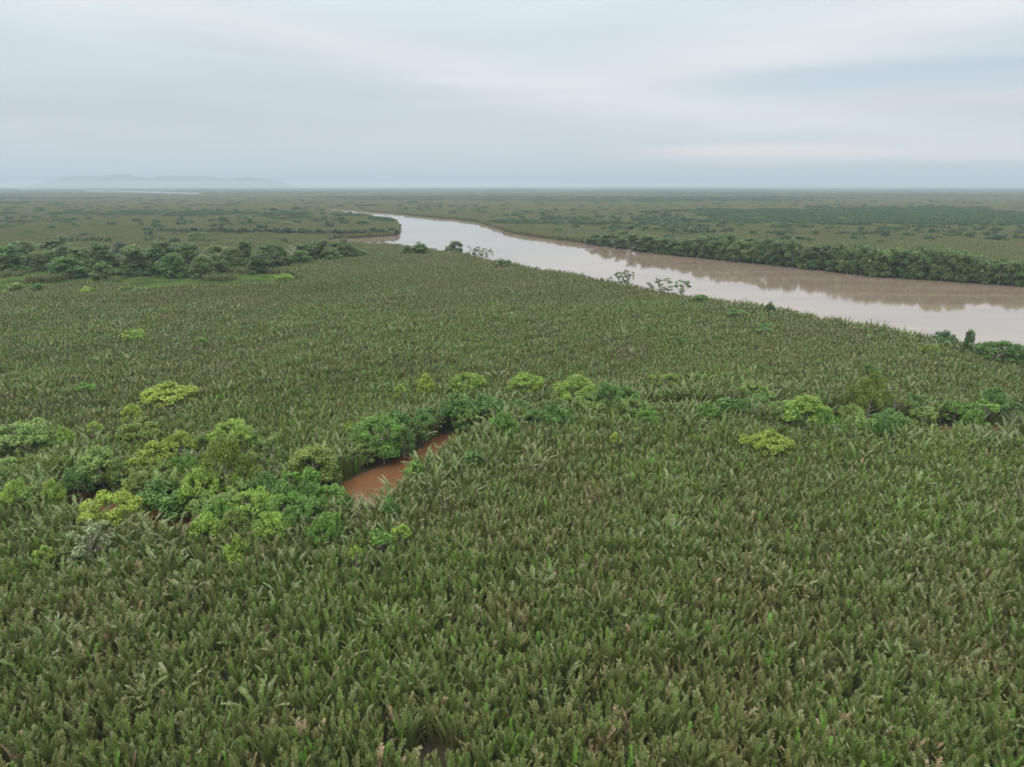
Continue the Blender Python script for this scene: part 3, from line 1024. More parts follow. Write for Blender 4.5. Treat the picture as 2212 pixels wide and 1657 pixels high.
G_LEFT = 'trees around the grassy clearing at left'
LEFTTREES = [
    ('swamp_tree', 'tall', 10, 530, 56, 18, LEAF, 'green tree cut by the left edge behind the grassy clearing'),
    ('swamp_tree', 'tall', 57, 521, 60, 17, MANG, 'dark tree second from the left edge in the left tree line'),
    ('swamp_tree', 'tall', 112, 514, 66, 18, MANG, 'wide dark tree behind the lone bushy tree of the clearing'),
    ('swamp_tree', 'tall', 90, 540, 40, 14, MANGL, 'mid-green tree below the wide dark tree at left'),
    ('swamp_tree', 'mangrove', 145, 555, 60, 13, LEAF, 'lone bushy green tree standing forward in the clearing'),
    ('swamp_tree', 'tall', 213, 526, 48, 20, MANG, 'tall upright dark tree right of the lone bushy tree'),
    ('swamp_tree', 'mangrove', 222, 566, 40, 12, MANGL, 'shorter tree at the foot of the tall upright tree'),
    ('swamp_tree', 'tall', 273, 532, 54, 18, MANGL, 'mid-green broad tree left of the olive tree'),
    ('swamp_tree', 'mangrove', 312, 548, 44, 13, (0.12, 0.17, 0.06), 'olive tree between the broad tree and the dense dark pair'),
    ('swamp_tree', 'mangrove', 262, 524, 34, 12, (0.09, 0.11, 0.07), 'dull grey-green tree showing behind the broad tree'),
    ('swamp_tree', 'tall', 341, 526, 38, 20, DEEP, 'narrow very dark tree left of the dense group'),
    ('swamp_tree', 'tall', 372, 520, 50, 20, MANG, 'dark tree forming the left top of the dense group'),
    ('swamp_tree', 'tall', 403, 527, 46, 19, MANG, 'dark tree forming the right top of the dense group'),
    ('swamp_tree', 'mangrove', 372, 548, 50, 15, LEAF, 'lighter green tree in front of the dense group'),
    ('swamp_tree', 'mangrove', 432, 551, 44, 14, MANGL, 'mid-green tree in front right of the dense group'),
    ('swamp_tree', 'shrub', 427, 500, 38, 10, (0.13, 0.20, 0.06), 'light green bush far behind the dense group'),
    ('swamp_tree', 'mangrove', 470, 531, 60, 14, MANGL, 'broad green tree right of the dense group'),
    ('swamp_tree', 'mangrove', 512, 556, 44, 10, MANGL, 'low green tree in front of the twin dark trees'),
    ('swamp_tree', 'tall', 534, 520, 40, 19, MANG, 'left one of the twin dark trees with a gap beneath'),
    ('swamp_tree', 'tall', 566, 527, 52, 17, MANG, 'right one of the twin dark trees'),
    ('swamp_tree', 'mangrove', 597, 527, 46, 17, MANG, 'dark tree just left of the bare grey tree'),
    ('bare_tree', 'dead', 630, 528, 26, 14, GREYG, 'bare grey dead tree between two dark green crowns'),
    ('swamp_tree', 'tall', 662, 526, 40, 15, MANG, 'dark tree just right of the bare grey tree'),
    ('swamp_tree', 'tall', 690, 519, 50, 16, MANG, 'dark broad tree at the right end of the left tree line'),
    ('swamp_tree', 'mangrove', 724, 524, 36, 14, MANG, 'dark green tree right of the broad tree at the line end'),
    ('swamp_tree', 'mangrove', 752, 526, 36, 13, MANG, 'last dark green tree at the right end of the left tree line'),
    ('swamp_tree', 'mangrove', 741, 514, 20, 11, MANGL, 'small tree top showing behind the end of the left tree line'),
    ('dark_bush', 'mangrove', 275, 579, 20, 8, DEEP, 'small dark conical bush in the grass of the clearing'),
    ('dark_bush', 'low', 305, 583, 34, 6, DEEP, 'dark rounded bush right of the conical bush'),
    ('clearing_bush', 'shrub', 613, 590, 36, 7.0, LIME, 'lime bush at the right end of the clearing'),
    ('clearing_bush', 'sparse', 380, 572, 22, 7.5, (0.24, 0.26, 0.18), 'pale bare-looking bush in the middle of the clearing'),
    ('clearing_bush', 'low', 77, 613, 34, 7.0, LEAF, 'green bush in the palms below the left of the clearing'),
    ('clearing_bush', 'low', 187, 619, 32, 7.2, LIME, 'lime bush in the palms below the clearing'),
    ('clearing_bush', 'low', 283, 616, 60, 7.0, OLIVE, 'wide yellow-green bush in the palms below the clearing'),
    ('clearing_bush', 'low', 30, 612, 50, 6.6, OLIVE, 'yellow-green bush near the left edge below the clearing'),
    ('leaning_dead_tree', 'dead', 38, 541, 10, 12, GREYG, 'pale leaning dead trunk near the left edge of the clearing'),
]
for e in LEFTTREES:
    nm = e[0]
    plant(*e, cat='bush' if 'bush' in nm else ('dead tree' if e[1] == 'dead' else 'tree'), group=G_LEFT)

for i, (qx, qy, qw, qh) in enumerate([(38, 532, 44, 15), (168, 536, 46, 15), (247, 545, 40, 14), (300, 533, 40, 15), (455, 548, 40, 13),
                                       (495, 534, 44, 15), (552, 548, 40, 13), (586, 546, 40, 12), (645, 541, 40, 12), (712, 534, 40, 12), (135, 530, 44, 15), (5, 548, 44, 14),
                                       (775, 540, 36, 8)]):
    plant('swamp_tree', random.choice(['mangrove', 'tall', 'mangrove']), qx, qy, qw, qh, random.choice([MANG, MANGL, (0.11, 0.17, 0.06)]),
          'plain %s green tree half hidden in the left tree line, %s' % ('low' if qh < 13 else 'taller', PLACES[min(11, int(qx / 2212 * 12))]),
          cat='tree', group=G_LEFT)

# far bank row: crown tops read off the photograph, trunks on the bank
ORD = ['first', 'second', 'third', 'fourth', 'fifth', 'sixth', 'seventh', 'eighth', 'ninth', 'tenth', 'eleventh', 'twelfth',
       'thirteenth', 'fourteenth', 'fifteenth', 'sixteenth', 'seventeenth', 'eighteenth', 'nineteenth', 'twentieth',
       'twenty-first', 'twenty-second', 'twenty-third', 'twenty-fourth', 'twenty-fifth', 'twenty-sixth', 'twenty-seventh',
       'twenty-eighth', 'twenty-ninth', 'thirtieth', 'thirty-first', 'thirty-second', 'thirty-third', 'thirty-fourth',
       'thirty-fifth', 'thirty-sixth', 'thirty-seventh', 'thirty-eighth', 'thirty-ninth', 'fortieth']
TOPX = [1277, 1341, 1388, 1439, 1478, 1538, 1585, 1624, 1656, 1695, 1734, 1758, 1813, 1845, 1892, 1931, 1987, 2010, 2057, 2089, 2120, 2160, 2191, 2240]
TOPY = [510, 503, 509, 515, 520, 511, 513, 519, 519, 519, 528, 532, 530, 532, 540, 542, 540, 538, 544, 548, 560, 564, 564, 572]
bx = [p[0] for p in FARBANK[::-1]]
by = [p[1] for p in FARBANK[::-1]]
row = []
xx = 1290.0
while xx < 2235:
    row.append(xx + random.uniform(-5, 5))
    xx += random.uniform(24, 33)
for i, x in enumerate(row):
    base = float(np.interp(x, bx, by)) - 1.6
    top = float(np.interp(x, TOPX, TOPY)) + random.uniform(-3, 6)
    X_, Y_ = at(x, base, 0)
    slant = math.hypot(Y_, CAMH)
    h = max(6.0, (base - top) * slant / FPX * 1.02)
    light = random.random() < 0.35
    col_ = MANGL if light else MANG
    plant('mangrove_tree', random.choice(['mangrove', 'tall', 'mangrove']), x, proj(X_, Y_, h)[1], random.uniform(38, 48), h, col_,
          '%s%s green mangrove, %s from left in the far bank front row' % (
              'short ' if h < 11.5 else ('tall ' if h > 15 else ''), 'lighter' if light else 'deep', ORD[i]),
          group='mangroves in the front row on the far bank')
row2 = [x + 14 for x in row[3:-1]]
for i, x in enumerate(row2):
    base = float(np.interp(x, bx, by)) - 6
    top = float(np.interp(x, TOPX, TOPY)) + random.uniform(-4, 2)
    X_, Y_ = at(x, base, 0)
    slant = math.hypot(Y_, CAMH)
    h = max(6.0, (base - top) * slant / FPX * 1.02)
    plant('mangrove_tree', random.choice(['mangrove', 'tall']), x, proj(X_, Y_, h)[1], random.uniform(34, 44), h, MANG,
          '%smangrove, %s from left in the far bank back row' % ('tall ' if h > 14 else '', ORD[i]),
          group='mangroves behind the front row on the far bank')

# dark belt along the back channel, left of the river mouth of the loop
G_BELT = 'dark mangroves along the back channel'
x = 318.0
i = 0
while x < 862:
    g_ = float(np.interp(x, [318, 560, 735, 800, 850, 862], [508, 510, 513, 511, 507, 500]))
    h = random.uniform(8.0, 11.0)
    X_, Y_ = at(x, g_, 0)
    plant('channel_mangrove', 'low', x, proj(X_, Y_, h)[1], random.uniform(22, 34), h, (0.04, 0.075, 0.03),
          '%s low dark mangrove from the left in the belt along the back channel' % ORD[i] if i < 40 else 'low dark mangrove at the end of the belt',
          cat='tree', group=G_BELT)
    x += random.uniform(15, 27)
    i += 1

# scattered far bushes
FARB = [(130, 441), (145, 430), (85, 452), (400, 435), (460, 430), (440, 452), (405, 454), (370, 459), (265, 447), (310, 440), (345, 431),
        (590, 451), (640, 449), (525, 466), (540, 474), (570, 460), (660, 458), (710, 478), (700, 468), (735, 470), (780, 478), (620, 482), (110, 490),
        (60, 500), (180, 503), (35, 447), (190, 470), (480, 470), (150, 512), (320, 500), (250, 460), (210, 436), (500, 442),
        (1400, 456), (1440, 459), (1475, 470), (1500, 479), (1540, 480), (1560, 478), (1600, 482), (1640, 470), (1680, 482), (1700, 484),
        (1360, 488), (1395, 490), (1420, 492), (1340, 500), (1440, 483), (1290, 480), (1240, 470), (1180, 455), (1120, 460), (1100, 470), (1330, 466), (1750, 458),
        (1950, 460), (2020, 470), (2070, 500), (2160, 478), (2190, 462), (1850, 500), (1730, 513), (1920, 490), (2110, 465), (1820, 472),
        (930, 440), (1000, 444), (1050, 448), (890, 436), (980, 456)]
for i, (fx, fy) in enumerate(FARB):
    side = 'left of the river' if fx < 850 else ('right of the river' if fx < 1700 else 'towards the right edge')
    wdt = random.uniform(16, 34)
    d = at(fx, fy, 0)[1]
    h = random.uniform(8, 11) * (1 + 0.25 * (d > 1200))
    colr = random.choice([MANG, MANG, DEEP, MANGL, (0.10, 0.16, 0.055)])
    tone = 'paler green' if colr[1] > 0.15 else 'dark green'
    plant('distant_bush', random.choice(['low', 'shrub', 'mangrove']), fx, fy - 3, wdt, h, colr,
          '%s %s bush in the %s swamp %s, %s' % ('wide' if wdt > 25 else 'small', tone, 'farther' if fy < 465 else 'nearer', side,
                                                  PLACES[min(11, int(fx / 2212 * 12))]), cat='bush', group='bushes dotted over the far swamp')

# ------------------------------------------------------------ hills
HD = 16000.0
HPX = [(128, 397), (138, 389), (160, 384), (175, 377), (195, 377.5), (215, 384), (235, 380), (255, 375), (272, 374), (290, 379), (320, 382),
       (340, 382), (360, 378), (378, 376), (395, 378), (450, 378), (475, 383), (505, 386), (520, 382), (538, 379), (560, 383), (590, 387), (606, 396)]
hv, hf = [], []
nx, ny = 150, 14
hx = np.linspace(HPX[0][0], HPX[-1][0], nx)
hy = np.interp(hx, [p[0] for p in HPX], [p[1] for p in HPX]) + 3.6
for j in range(ny):
    v_ = j / (ny - 1)
    for i in range(nx):
        s_ = (hx[i] - CX0) / FPX
        tt = (CY0 - hy[i]) / FPX
        yy = HD
        xw = s_ * yy / (CP + tt * SP)
        zt = CAMH + yy * (-SP + tt * CP) / (CP + tt * SP)
        prof = math.sin(math.pi * v_) ** 0.8
        rid = 1 + 0.14 * math.sin(i * 0.9 + j * 2.1) * math.sin(math.pi * v_ * 2)
        wob = 0.02 * math.sin(i * 1.7) + 0.02 * math.sin(i * 0.61 + 1)
        hv.append((xw, yy + (v_ - 0.5) * 3000, max(-0.5, zt * prof * (rid + (wob if 0.2 < v_ < .8 else 0))) if 0 < i < nx - 1 and 0 < j < ny - 1 else -0.5))
for j in range(ny - 1):
    for i in range(nx - 1):
        hf.append((j * nx + i, j * nx + i + 1, (j + 1) * nx + i + 1, (j + 1) * nx + i))
mh, b = new_mat('hill_forest')
geo = b.n('ShaderNodeNewGeometry')
n = b.noise(geo.outputs['Position'], 0.004, 6, 0.65)
p = b.n('ShaderNodeBsdfPrincipled')
b.put(p.inputs['Base Color'], b.mix(n, (0.03, 0.05, 0.03, 1), (0.07, 0.09, 0.05, 1)))
p.inputs['Roughness'].default_value = 1
o = b.n('ShaderNodeOutputMaterial')
mh.node_tree.links.new(p.outputs[0], o.inputs[0])
tag(link('hills', mesh_np('hills', hv, [np.array(hf)], mh, None, True)), 'low faint blue hills on the left horizon', kind='structure')

# ------------------------------------------------------------ the palms
TR = np.array(TREES)


def clear_of_trees(x, y, f=0.62, mn=1.2):
    ok = np.ones(len(x), bool)
    for tx, ty, tr_, th_ in TREES:
        rr = max(mn, tr_ * f)
        m_ = (np.abs(x - tx) < rr) & (np.abs(y - ty) < rr)
        ok[m_] &= np.hypot(x[m_] - tx, y[m_] - ty) > rr
    return ok


def grid(y0, y1, sp, side=0.80, pad=18, jit=0.42):
    ys = np.arange(y0, y1, sp * 0.87)
    out_x, out_y = [], []
    for i, yv in enumerate(ys):
        hw = yv * side + pad
        xs = np.arange(-hw, hw, sp) + (i % 2) * sp / 2
        out_x.append(xs + rng.uniform(-jit, jit, len(xs)) * sp)
        out_y.append(np.full(len(xs), yv) + rng.uniform(-jit, jit, len(xs)) * sp)
    return np.concatenate(out_x), np.concatenate(out_y)


def land(x, y, m_river=1.0, m_creek=0.5):
    ok = ~inside(x, y, RIVER)
    near = y < 1600
    d = np.full(len(x), 1e9)
    d[near] = edge_dist(x[near], y[near], RIVER)
    ok &= d > m_river
    nc = y < 280
    ok[nc] &= ~inside(x[nc], y[nc], CREEK)
    dc = np.full(len(x), 1e9)
    dc[nc] = edge_dist(x[nc], y[nc], CREEK)
    ok &= dc > m_creek
    ok &= ~(inside(x, y, CLEARING) & (lump(x, y, 0.09, 41) < 0.85))
    for pg in (GRASS2, GRASS3, FARSTRIP):
        ok &= ~inside(x, y, pg)
    for pg in SLIVERS:
        ok &= ~inside(x, y, pg)
    return ok, np.minimum(d, dc)


def lump(x, y, s, seed):
    """smooth value noise made from a few sines"""
    r_ = np.random.default_rng(seed)
    v = 0
    for _ in range(6):
        a = r_.uniform(0, 6.28); f = s * r_.uniform(0.6, 1.8)
        v = v + np.sin((x * math.cos(a) + y * math.sin(a)) * f + r_.uniform(0, 6.28))
    return v / 3.0


pts = dict(co=[], rot=[], scl=[], idx=[])


def emit(x, y, kinds, smin, smax, hvar=0.16, bank=None):
    n = len(x)
    rot = np.zeros((n, 3))
    rot[:, 2] = rng.uniform(0, 6.28, n)
    rot[:, 0] = rng.normal(0, 0.05, n)
    rot[:, 1] = rng.normal(0, 0.05, n)
    s = rng.uniform(smin, smax, n) * (1 + hvar * lump(x, y, 0.06, 5) + 0.05 * lump(x, y, 0.3, 9))
    if bank is not None:
        s = s * (1 + 0.10 * np.exp(-bank / 6.0))
    pts['co'].append(np.stack([x, y, np.zeros(n)], 1))
    pts['rot'].append(rot)
    wd = s * rng.uniform(0.95, 1.1, n)
    pts['scl'].append(np.stack([wd, wd, s], 1))
    pts['idx'].append(kinds)


def pick(kind, n):
    return rng.choice(KIND_RANGE[kind], n)


# palms close to the camera and through the middle distance, one by one
x, y = grid(42, 330, 1.72)
ok, bd = land(x, y)
ok &= clear_of_trees(x, y)
ok &= lump(x, y, 0.25, 33) < 1.35
x, y, bd = x[ok], y[ok], bd[ok]
px, py = proj(x, y, 4.6)
vis = (px > 4) & (px < 2208) & (py < 1650)
order = np.argsort(np.where(vis, y, 1e9))
chosen = order[:300]
mask = np.ones(len(x), bool)
mask[chosen] = False
nx_, ny_ = x[chosen], y[chosen]
fx, fy, fb = x[mask], y[mask], bd[mask]
kd = pick('fine', len(fx))
rr = rng.random(len(fx))
kd = np.where(rr < 0.035, pick('dead', len(fx)), kd)
kd = np.where((rr > 0.035) & (rr < 0.075), pick('lime', len(fx)), kd)
kd = np.where((rng.random(len(fx)) < 0.03 + 0.40 * np.exp(-(fb / 11.0) ** 2)), pick('arch', len(fx)), kd)
emit(fx, fy, kd, 0.80, 1.12, bank=fb)
x, y = grid(330, 760, 2.3)
ok, bd = land(x, y)
ok &= clear_of_trees(x, y, 0.6)
x, y, bd = x[ok], y[ok], bd[ok]
emit(x, y, pick('mid', len(x)), 0.86, 1.12, bank=bd)
# strips of single palms along the far banks
x, y = grid(760, 1500, 3.4)
ok, bd = land(x, y, 1.5)
ok &= bd < 12
x, y, bd = x[ok], y[ok], bd[ok]
emit(x, y, pick('mid', len(x)), 0.9, 1.2, bank=bd)
x, y = grid(757, 1700, 11.0, jit=0.1)
ok, bd = land(x, y, 8.0)
x, y = x[ok], y[ok]
emit(x, y, pick('tile10', len(x)), 0.92, 1.1)
x, y = grid(1690, 6500, 29.0, jit=0.12)
ok, bd = land(x, y, 8.0)
x, y = x[ok], y[ok]
emit(x, y, pick('tile30', len(x)), 0.9, 1.15)

co = np.concatenate(pts['co']); n = len(co)
print('instances', n)
me = bpy.data.meshes.new('palm_points')
me.vertices.add(n)
me.vertices.foreach_set('co', co.astype(np.float32).ravel())
for nm, arr in (('rot', np.concatenate(pts['rot'])), ('scl', np.concatenate(pts['scl']))):
    a = me.attributes.new(nm, 'FLOAT_VECTOR', 'POINT')
    a.data.foreach_set('vector', arr.astype(np.float32).ravel())
a = me.attributes.new('idx', 'INT', 'POINT')
a.data.foreach_set('value', np.concatenate(pts['idx']).astype(np.int32))
thicket = link('nipa_palm_thicket', me)
tag(thicket, 'endless dense thicket of olive green nipa palms covering the swamp', 'palm thicket', kind='stuff')


def scatter_nodes(name, coll):
    ng = bpy.data.node_groups.new(name, 'GeometryNodeTree')
    ng.interface.new_socket('Geometry', in_out='INPUT', socket_type='NodeSocketGeometry')
    ng.interface.new_socket('Geometry', in_out='OUTPUT', socket_type='NodeSocketGeometry')
    N = ng.nodes; L = ng.links
    gi = N.new('NodeGroupInput'); go = N.new('NodeGroupOutput')
    ci = N.new('GeometryNodeCollectionInfo')
    ci.inputs['Collection'].default_value = coll
    ci.inputs['Separate Children'].default_value = True
    ci.inputs['Reset Children'].default_value = True
    ip = N.new('GeometryNodeInstanceOnPoints')
    ip.inputs['Pick Instance'].default_value = True

    def attr(nm, typ):
        q = N.new('GeometryNodeInputNamedAttribute')
        q.data_type = typ
        q.inputs['Name'].default_value = nm
        return q.outputs['Attribute']
    e2r = N.new('FunctionNodeEulerToRotation')
    L.new(attr('rot', 'FLOAT_VECTOR'), e2r.inputs[0])
    L.new(gi.outputs[0], ip.inputs['Points'])
    L.new(ci.outputs[0], ip.inputs['Instance'])
    L.new(attr('idx', 'INT'), ip.inputs['Instance Index'])
    L.new(e2r.outputs[0], ip.inputs['Rotation'])
    L.new(attr('scl', 'FLOAT_VECTOR'), ip.inputs['Scale'])
    L.new(ip.outputs[0], go.inputs[0])
    return ng


md = thicket.modifiers.new('palms', 'NODES')
md.node_group = scatter_nodes('palm_scatter', hidden)

# the nearest three hundred palms: a root and each leaf a mesh of its own
FR = []
for j in range(8):
    for v in range(3):
        r_ = np.random.default_rng(900 + j * 3 + v)
        L, lean, bend = frond_params(r_, j, 8)
        fam = {}
        for nm, tint in (('green', 0.10 + 0.07 * j), ('olive', 0.42 + 0.06 * j), ('dead', 2.0), ('lime', -1.0)):
            V_, Q_, T_ = frond(L, lean, bend, r_.uniform(0.38, 0.60), 24, 900 + j * 3 + v, tint, 9, r_.uniform(0.35, 0.8), 0.24, True)
            fam[nm] = mesh_np('frond', V_, [Q_], M_PALM, T_[:, 0], tip=T_[:, 1])
        FR.append((j, fam))
order = np.lexsort((nx_,))
counts = {}


def column(x_, y_):
    u = proj(x_, y_, 4.6)[0] / 2212.0
    return PLACES[min(11, max(0, int(u * 12)))]


ymid = float(np.median(ny_))
specials = {'dead': 0, 'lime': 0}
for q_, i in enumerate(order):
    x_, y_ = nx_[i], ny_[i]
    u = random.random()
    typ = 'dead' if u < 0.07 else ('lime' if u < 0.15 else ('olive' if u < 0.5 else 'green'))
    root = link('nipa_palm')
    root.location = (x_, y_, 0)
    root.rotation_euler = (random.gauss(0, .04), random.gauss(0, .04), random.uniform(0, 6.28))
    s = random.uniform(0.86, 1.12) * (1 + 0.1 * float(lump(x_, y_, 0.06, 5)))
    root.scale = (s, s, s)
    if typ in specials:
        specials[typ] += 1
        nth = ORD[specials[typ] - 1] if specials[typ] <= 40 else 'last'
        lab = ('%s palm with dry brown leaves from the left along the bottom' if typ == 'dead'
               else '%s palm with vivid light green leaves from the left along the bottom') % nth
    else:
        lab = '%s %s nipa palm in the %s rows at the bottom, %s' % ('tall' if s > 1.05 else ('short' if s < 0.93 else 'middling'),
                                                                   'green' if typ == 'green' else 'brownish olive',
                                                                   'lowest' if y_ < ymid else 'upper', column(x_, y_))
    tag(root, lab, 'palm', 'nearest nipa palms along the bottom of the photo')
    for j in range(8):
        jj, fam = FR[j * 3 + random.randrange(3)]
        key = 'olive' if typ == 'olive' else 'green'
        if typ == 'dead' and j in (2, 5, 7):
            key = 'dead'
        if typ == 'lime' and j in (0, 1):
            key = 'lime'
        if typ == 'green' and j == 7:
            key = 'olive'
        f = link('frond', fam[key], root)
        f.rotation_euler = (0, 0, j * 2.39996 + random.uniform(-.35, .35))
        f.location = (0.85 * j / 8 * math.cos(j * 2.4), 0.85 * j / 8 * math.sin(j * 2.4), 0)
        if key == 'dead':
            f['label'] = 'dry pinkish brown frond'
        elif key == 'lime':
            f['label'] = 'vivid light green young frond'

# yellowing palm and russet ones along the creek, single things of their own
for (qx, qy, key, lab) in ((1058, 948, 'dead', 'yellowing tan nipa palm right of the creek bend'),
                           (733, 852, 'dead', 'russet dry nipa palm in the palms above the pool trees'),
                           (655, 930, 'dead', 'small russet palm above the pale tree by the pool'),
                           (1372, 800, 'dead', 'pinkish dry palm between the dark tree and the low olive bush')):
    x_, y_ = at(qx, qy, 6.8)
    root = link('dry_palm')
    root.location = (x_, y_, 0)
    root.scale = (1.08,) * 3
    tag(root, lab, 'palm')
    for j in range(8):
        jj, fam = FR[j * 3 + 1]
        f = link('frond', fam['dead' if j % 2 else 'olive'], root)
        f.rotation_euler = (0, 0, j * 2.39996)

# ------------------------------------------------------------ grass of the clearings
mg, b = new_mat('grass_blades')
geo = b.n('ShaderNodeNewGeometry')
oi = b.n('ShaderNodeObjectInfo')
n_ = b.noise(geo.outputs['Position'], 0.05, 3, 0.6)
c_ = b.mix(b.rng(n_, 0.35, 0.65), (0.09, 0.155, 0.040, 1), (0.18, 0.275, 0.060, 1))
c_ = b.mix(b.m('MULTIPLY', oi.outputs['Random'], 0.4), c_, (0.12, 0.16, 0.06, 1))
leaf_out(b, c_, 0.6, 0.3, 0.2)
gsrc = bpy.data.collections.new('grass_sources')
for i in range(4):
    r_ = np.random.default_rng(500 + i)
    V_, Q_ = [], []
    for j in range(120):
        a = r_.uniform(0, 6.28); q = math.sqrt(r_.random()) * 1.1
        c0 = np.array([q * math.cos(a), q * math.sin(a), 0])
        hgt = r_.uniform(0.5, 1.3)
        t = c0 + np.array([r_.normal(0, .35), r_.normal(0, .35), hgt])
        sd = np.array([math.cos(a * 3), math.sin(a * 3), 0]) * 0.07
        k = len(V_)
        V_ += [c0 - sd, c0 + sd, t + sd * .5, t - sd * .5]
        Q_.append((k, k + 1, k + 2, k + 3))
    me_ = mesh_np('grass_source', V_, [np.array(Q_)], mg)
    gsrc.objects.link(bpy.data.objects.new('grass_%d' % i, me_))
P_ = []
for pg, sp in ((CLEARING, 1.35), (GRASS2, 1.0), (GRASS3, 1.0)):
    a = np.array(pg)
    x0, y0 = a.min(0); x1, y1 = a.max(0)
    gx_, gy_ = np.meshgrid(np.arange(x0, x1, sp), np.arange(y0, y1, sp))
    gx_ = gx_.ravel() + rng.uniform(-.5, .5, gx_.size) * sp
    gy_ = gy_.ravel() + rng.uniform(-.5, .5, gy_.size) * sp
    okk = inside(gx_, gy_, pg)
    P_.append(np.stack([gx_[okk], gy_[okk], np.zeros(okk.sum())], 1))
P_ = np.concatenate(P_)
me = bpy.data.meshes.new('grass_points')
me.vertices.add(len(P_))
me.vertices.foreach_set('co', P_.astype(np.float32).ravel())
rt = np.zeros((len(P_), 3)); rt[:, 2] = rng.uniform(0, 6.28, len(P_))
s3 = np.repeat((rng.uniform(0.7, 1.3, len(P_)) * (1 + .35 * lump(P_[:, 0], P_[:, 1], .1, 3)))[:, None], 3, 1)
for nm, arr in (('rot', rt), ('scl', s3)):
    a = me.attributes.new(nm, 'FLOAT_VECTOR', 'POINT')
    a.data.foreach_set('vector', arr.astype(np.float32).ravel())
a = me.attributes.new('idx', 'INT', 'POINT')
a.data.foreach_set('value', rng.integers(0, 4, len(P_)).astype(np.int32))
grass = tag(link('grass', me), 'bright green swamp grass of the open clearings', 'grass', kind='stuff')
md = grass.modifiers.new('grass', 'NODES')
md.node_group = scatter_nodes('grass_scatter', gsrc)

# ------------------------------------------------------------ distant woods
mw, b = new_mat('wood_foliage')
geo = b.n('ShaderNodeNewGeometry')
oi = b.n('ShaderNodeObjectInfo')
at_ = b.n('ShaderNodeAttribute', attribute_name='tint')
f1 = b.m('ADD', b.m('MULTIPLY', oi.outputs['Random'], 0.6), b.m('MULTIPLY', at_.outputs['Fac'], 0.4))
cc = ramp_node(b, f1, [(0.0, (0.040, 0.080, 0.036)), (0.5, (0.060, 0.110, 0.044)), (0.85, (0.085, 0.145, 0.052)), (1.0, (0.13, 0.19, 0.07))])
leaf_out(b, cc, 0.6, 0.2, 0.2)
wsrc = bpy.data.collections.new('wood_sources')
for i in range(4):
    r_ = np.random.default_rng(700 + i)
    C_, Rr = [], []
    for j in range(22):
        C_.append((r_.uniform(-9, 9), r_.uniform(-5, 5), r_.uniform(2.0, 6.6)))
        Rr.append(r_.uniform(1.6, 3.0))
    V_, Q_, T_ = leaves(np.array(C_), Rr, 26, 0.75, r_, 0.75)
    wsrc.objects.link(bpy.data.objects.new('wood_%d' % i, mesh_np('wood_source', V_, [Q_], mw, T_)))
M_ = 110000
yy = 700 * (13000 / 700) ** rng.random(M_)
xx_ = yy * rng.uniform(-0.82, 0.82, M_)
fld = lump(xx_ * 0.45, yy, 0.011, 21) * 0.6 + lump(xx_ * 0.5, yy, 0.0035, 22) * 0.7 + lump(xx_, yy, 0.04, 23) * 0.35
keep = (fld > 0.62 - 0.35 * np.clip((yy - 900) / 3000, 0, 1) + 0.25 * np.exp(-((yy - 700) / 250))) | (rng.random(M_) < 0.02)
xx_, yy = xx_[keep], yy[keep]
ok, bd = land(xx_, yy, 12.0)
xx_, yy = xx_[ok], yy[ok]
okk = ~inside(xx_, yy, [at(a_, b__, 0) for a_, b__ in ((-100, 530), (900, 530), (900, 480), (640, 500), (-100, 500))])
xx_, yy = xx_[okk], yy[okk]
nW = len(xx_)
print('wood', nW)
me = bpy.data.meshes.new('wood_points')
me.vertices.add(nW)
me.vertices.foreach_set('co', np.stack([xx_, yy, np.zeros(nW)], 1).astype(np.float32).ravel())
rt = np.zeros((nW, 3)); rt[:, 2] = rng.normal(0, 0.4, nW)
sc1 = rng.uniform(0.45, 1.0, nW) * (1 + 0.5 * np.clip((yy - 2000) / 6000, 0, 1.2))
sz1 = rng.uniform(0.85, 1.25, nW)
sl = np.stack([sc1, sc1, sz1], 1)
for nm, arr in (('rot', rt), ('scl', sl)):
    a = me.attributes.new(nm, 'FLOAT_VECTOR', 'POINT')
    a.data.foreach_set('vector', arr.astype(np.float32).ravel())
a = me.attributes.new('idx', 'INT', 'POINT')
a.data.foreach_set('value', rng.integers(0, 4, nW).astype(np.int32))
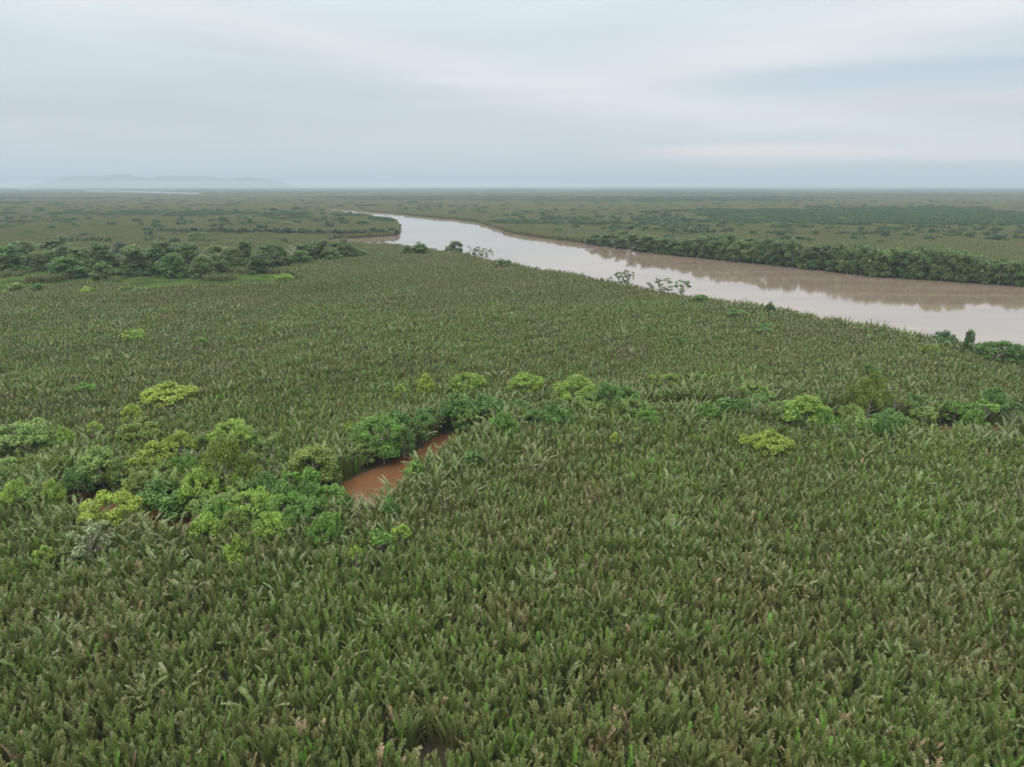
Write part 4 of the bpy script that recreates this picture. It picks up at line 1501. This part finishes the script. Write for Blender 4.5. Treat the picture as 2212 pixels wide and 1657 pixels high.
wood = tag(link('distant_mangrove_wood', me), 'far-off dark green mangrove woods in strips and patches', 'wood', kind='stuff')
wood.modifiers.new('wood', 'NODES').node_group = scatter_nodes('wood_scatter', wsrc)

# ------------------------------------------------------------ haze
HTOP = 400.0
hz = [(-BX - 500, BY0 - 500, -1.5), (BX + 500, BY0 - 500, -1.5), (BX + 500, BY1 + 500, -1.5), (-BX - 500, BY1 + 500, -1.5)]
hz += [(a_, b__, HTOP) for a_, b__, _ in hz]
hfc = np.array([(3, 2, 1, 0), (4, 5, 6, 7), (0, 1, 5, 4), (1, 2, 6, 5), (2, 3, 7, 6), (3, 0, 4, 7)])
mz = bpy.data.materials.new('haze')
mz.use_nodes = True
mz.node_tree.nodes.clear()
pv = mz.node_tree.nodes.new('ShaderNodeVolumePrincipled')
pv.inputs['Color'].default_value = (0.50, 0.58, 0.655, 1)
pv.inputs['Density'].default_value = 0.000115
oo = mz.node_tree.nodes.new('ShaderNodeOutputMaterial')
mz.node_tree.links.new(pv.outputs[0], oo.inputs['Volume'])
tag(link('haze', mesh_np('haze', hz, [hfc], mz)), 'thin pale haze over the whole swamp', kind='stuff')

# low mist lying before the foot of the hills
import bmesh
bm = bmesh.new()
bmesh.ops.create_icosphere(bm, subdivisions=5, radius=1.0)
for v in bm.verts:
    v.co.x *= 11000; v.co.y *= 1000; v.co.z = v.co.z * 74 + 76
me = bpy.data.meshes.new('mist')
bm.to_mesh(me); bm.free()
mm = bpy.data.materials.new('mist')
mm.use_nodes = True
mm.node_tree.nodes.clear()
pv = mm.node_tree.nodes.new('ShaderNodeVolumePrincipled')
pv.inputs['Color'].default_value = (0.86, 0.90, 0.95, 1)
pv.inputs['Density'].default_value = 0.00022
oo = mm.node_tree.nodes.new('ShaderNodeOutputMaterial')
mm.node_tree.links.new(pv.outputs[0], oo.inputs['Volume'])
me.materials.append(mm)
mist = tag(link('mist', me), 'pale low mist before the foot of the far hills', kind='stuff')
mist.location = (-6500, 13200, 0)
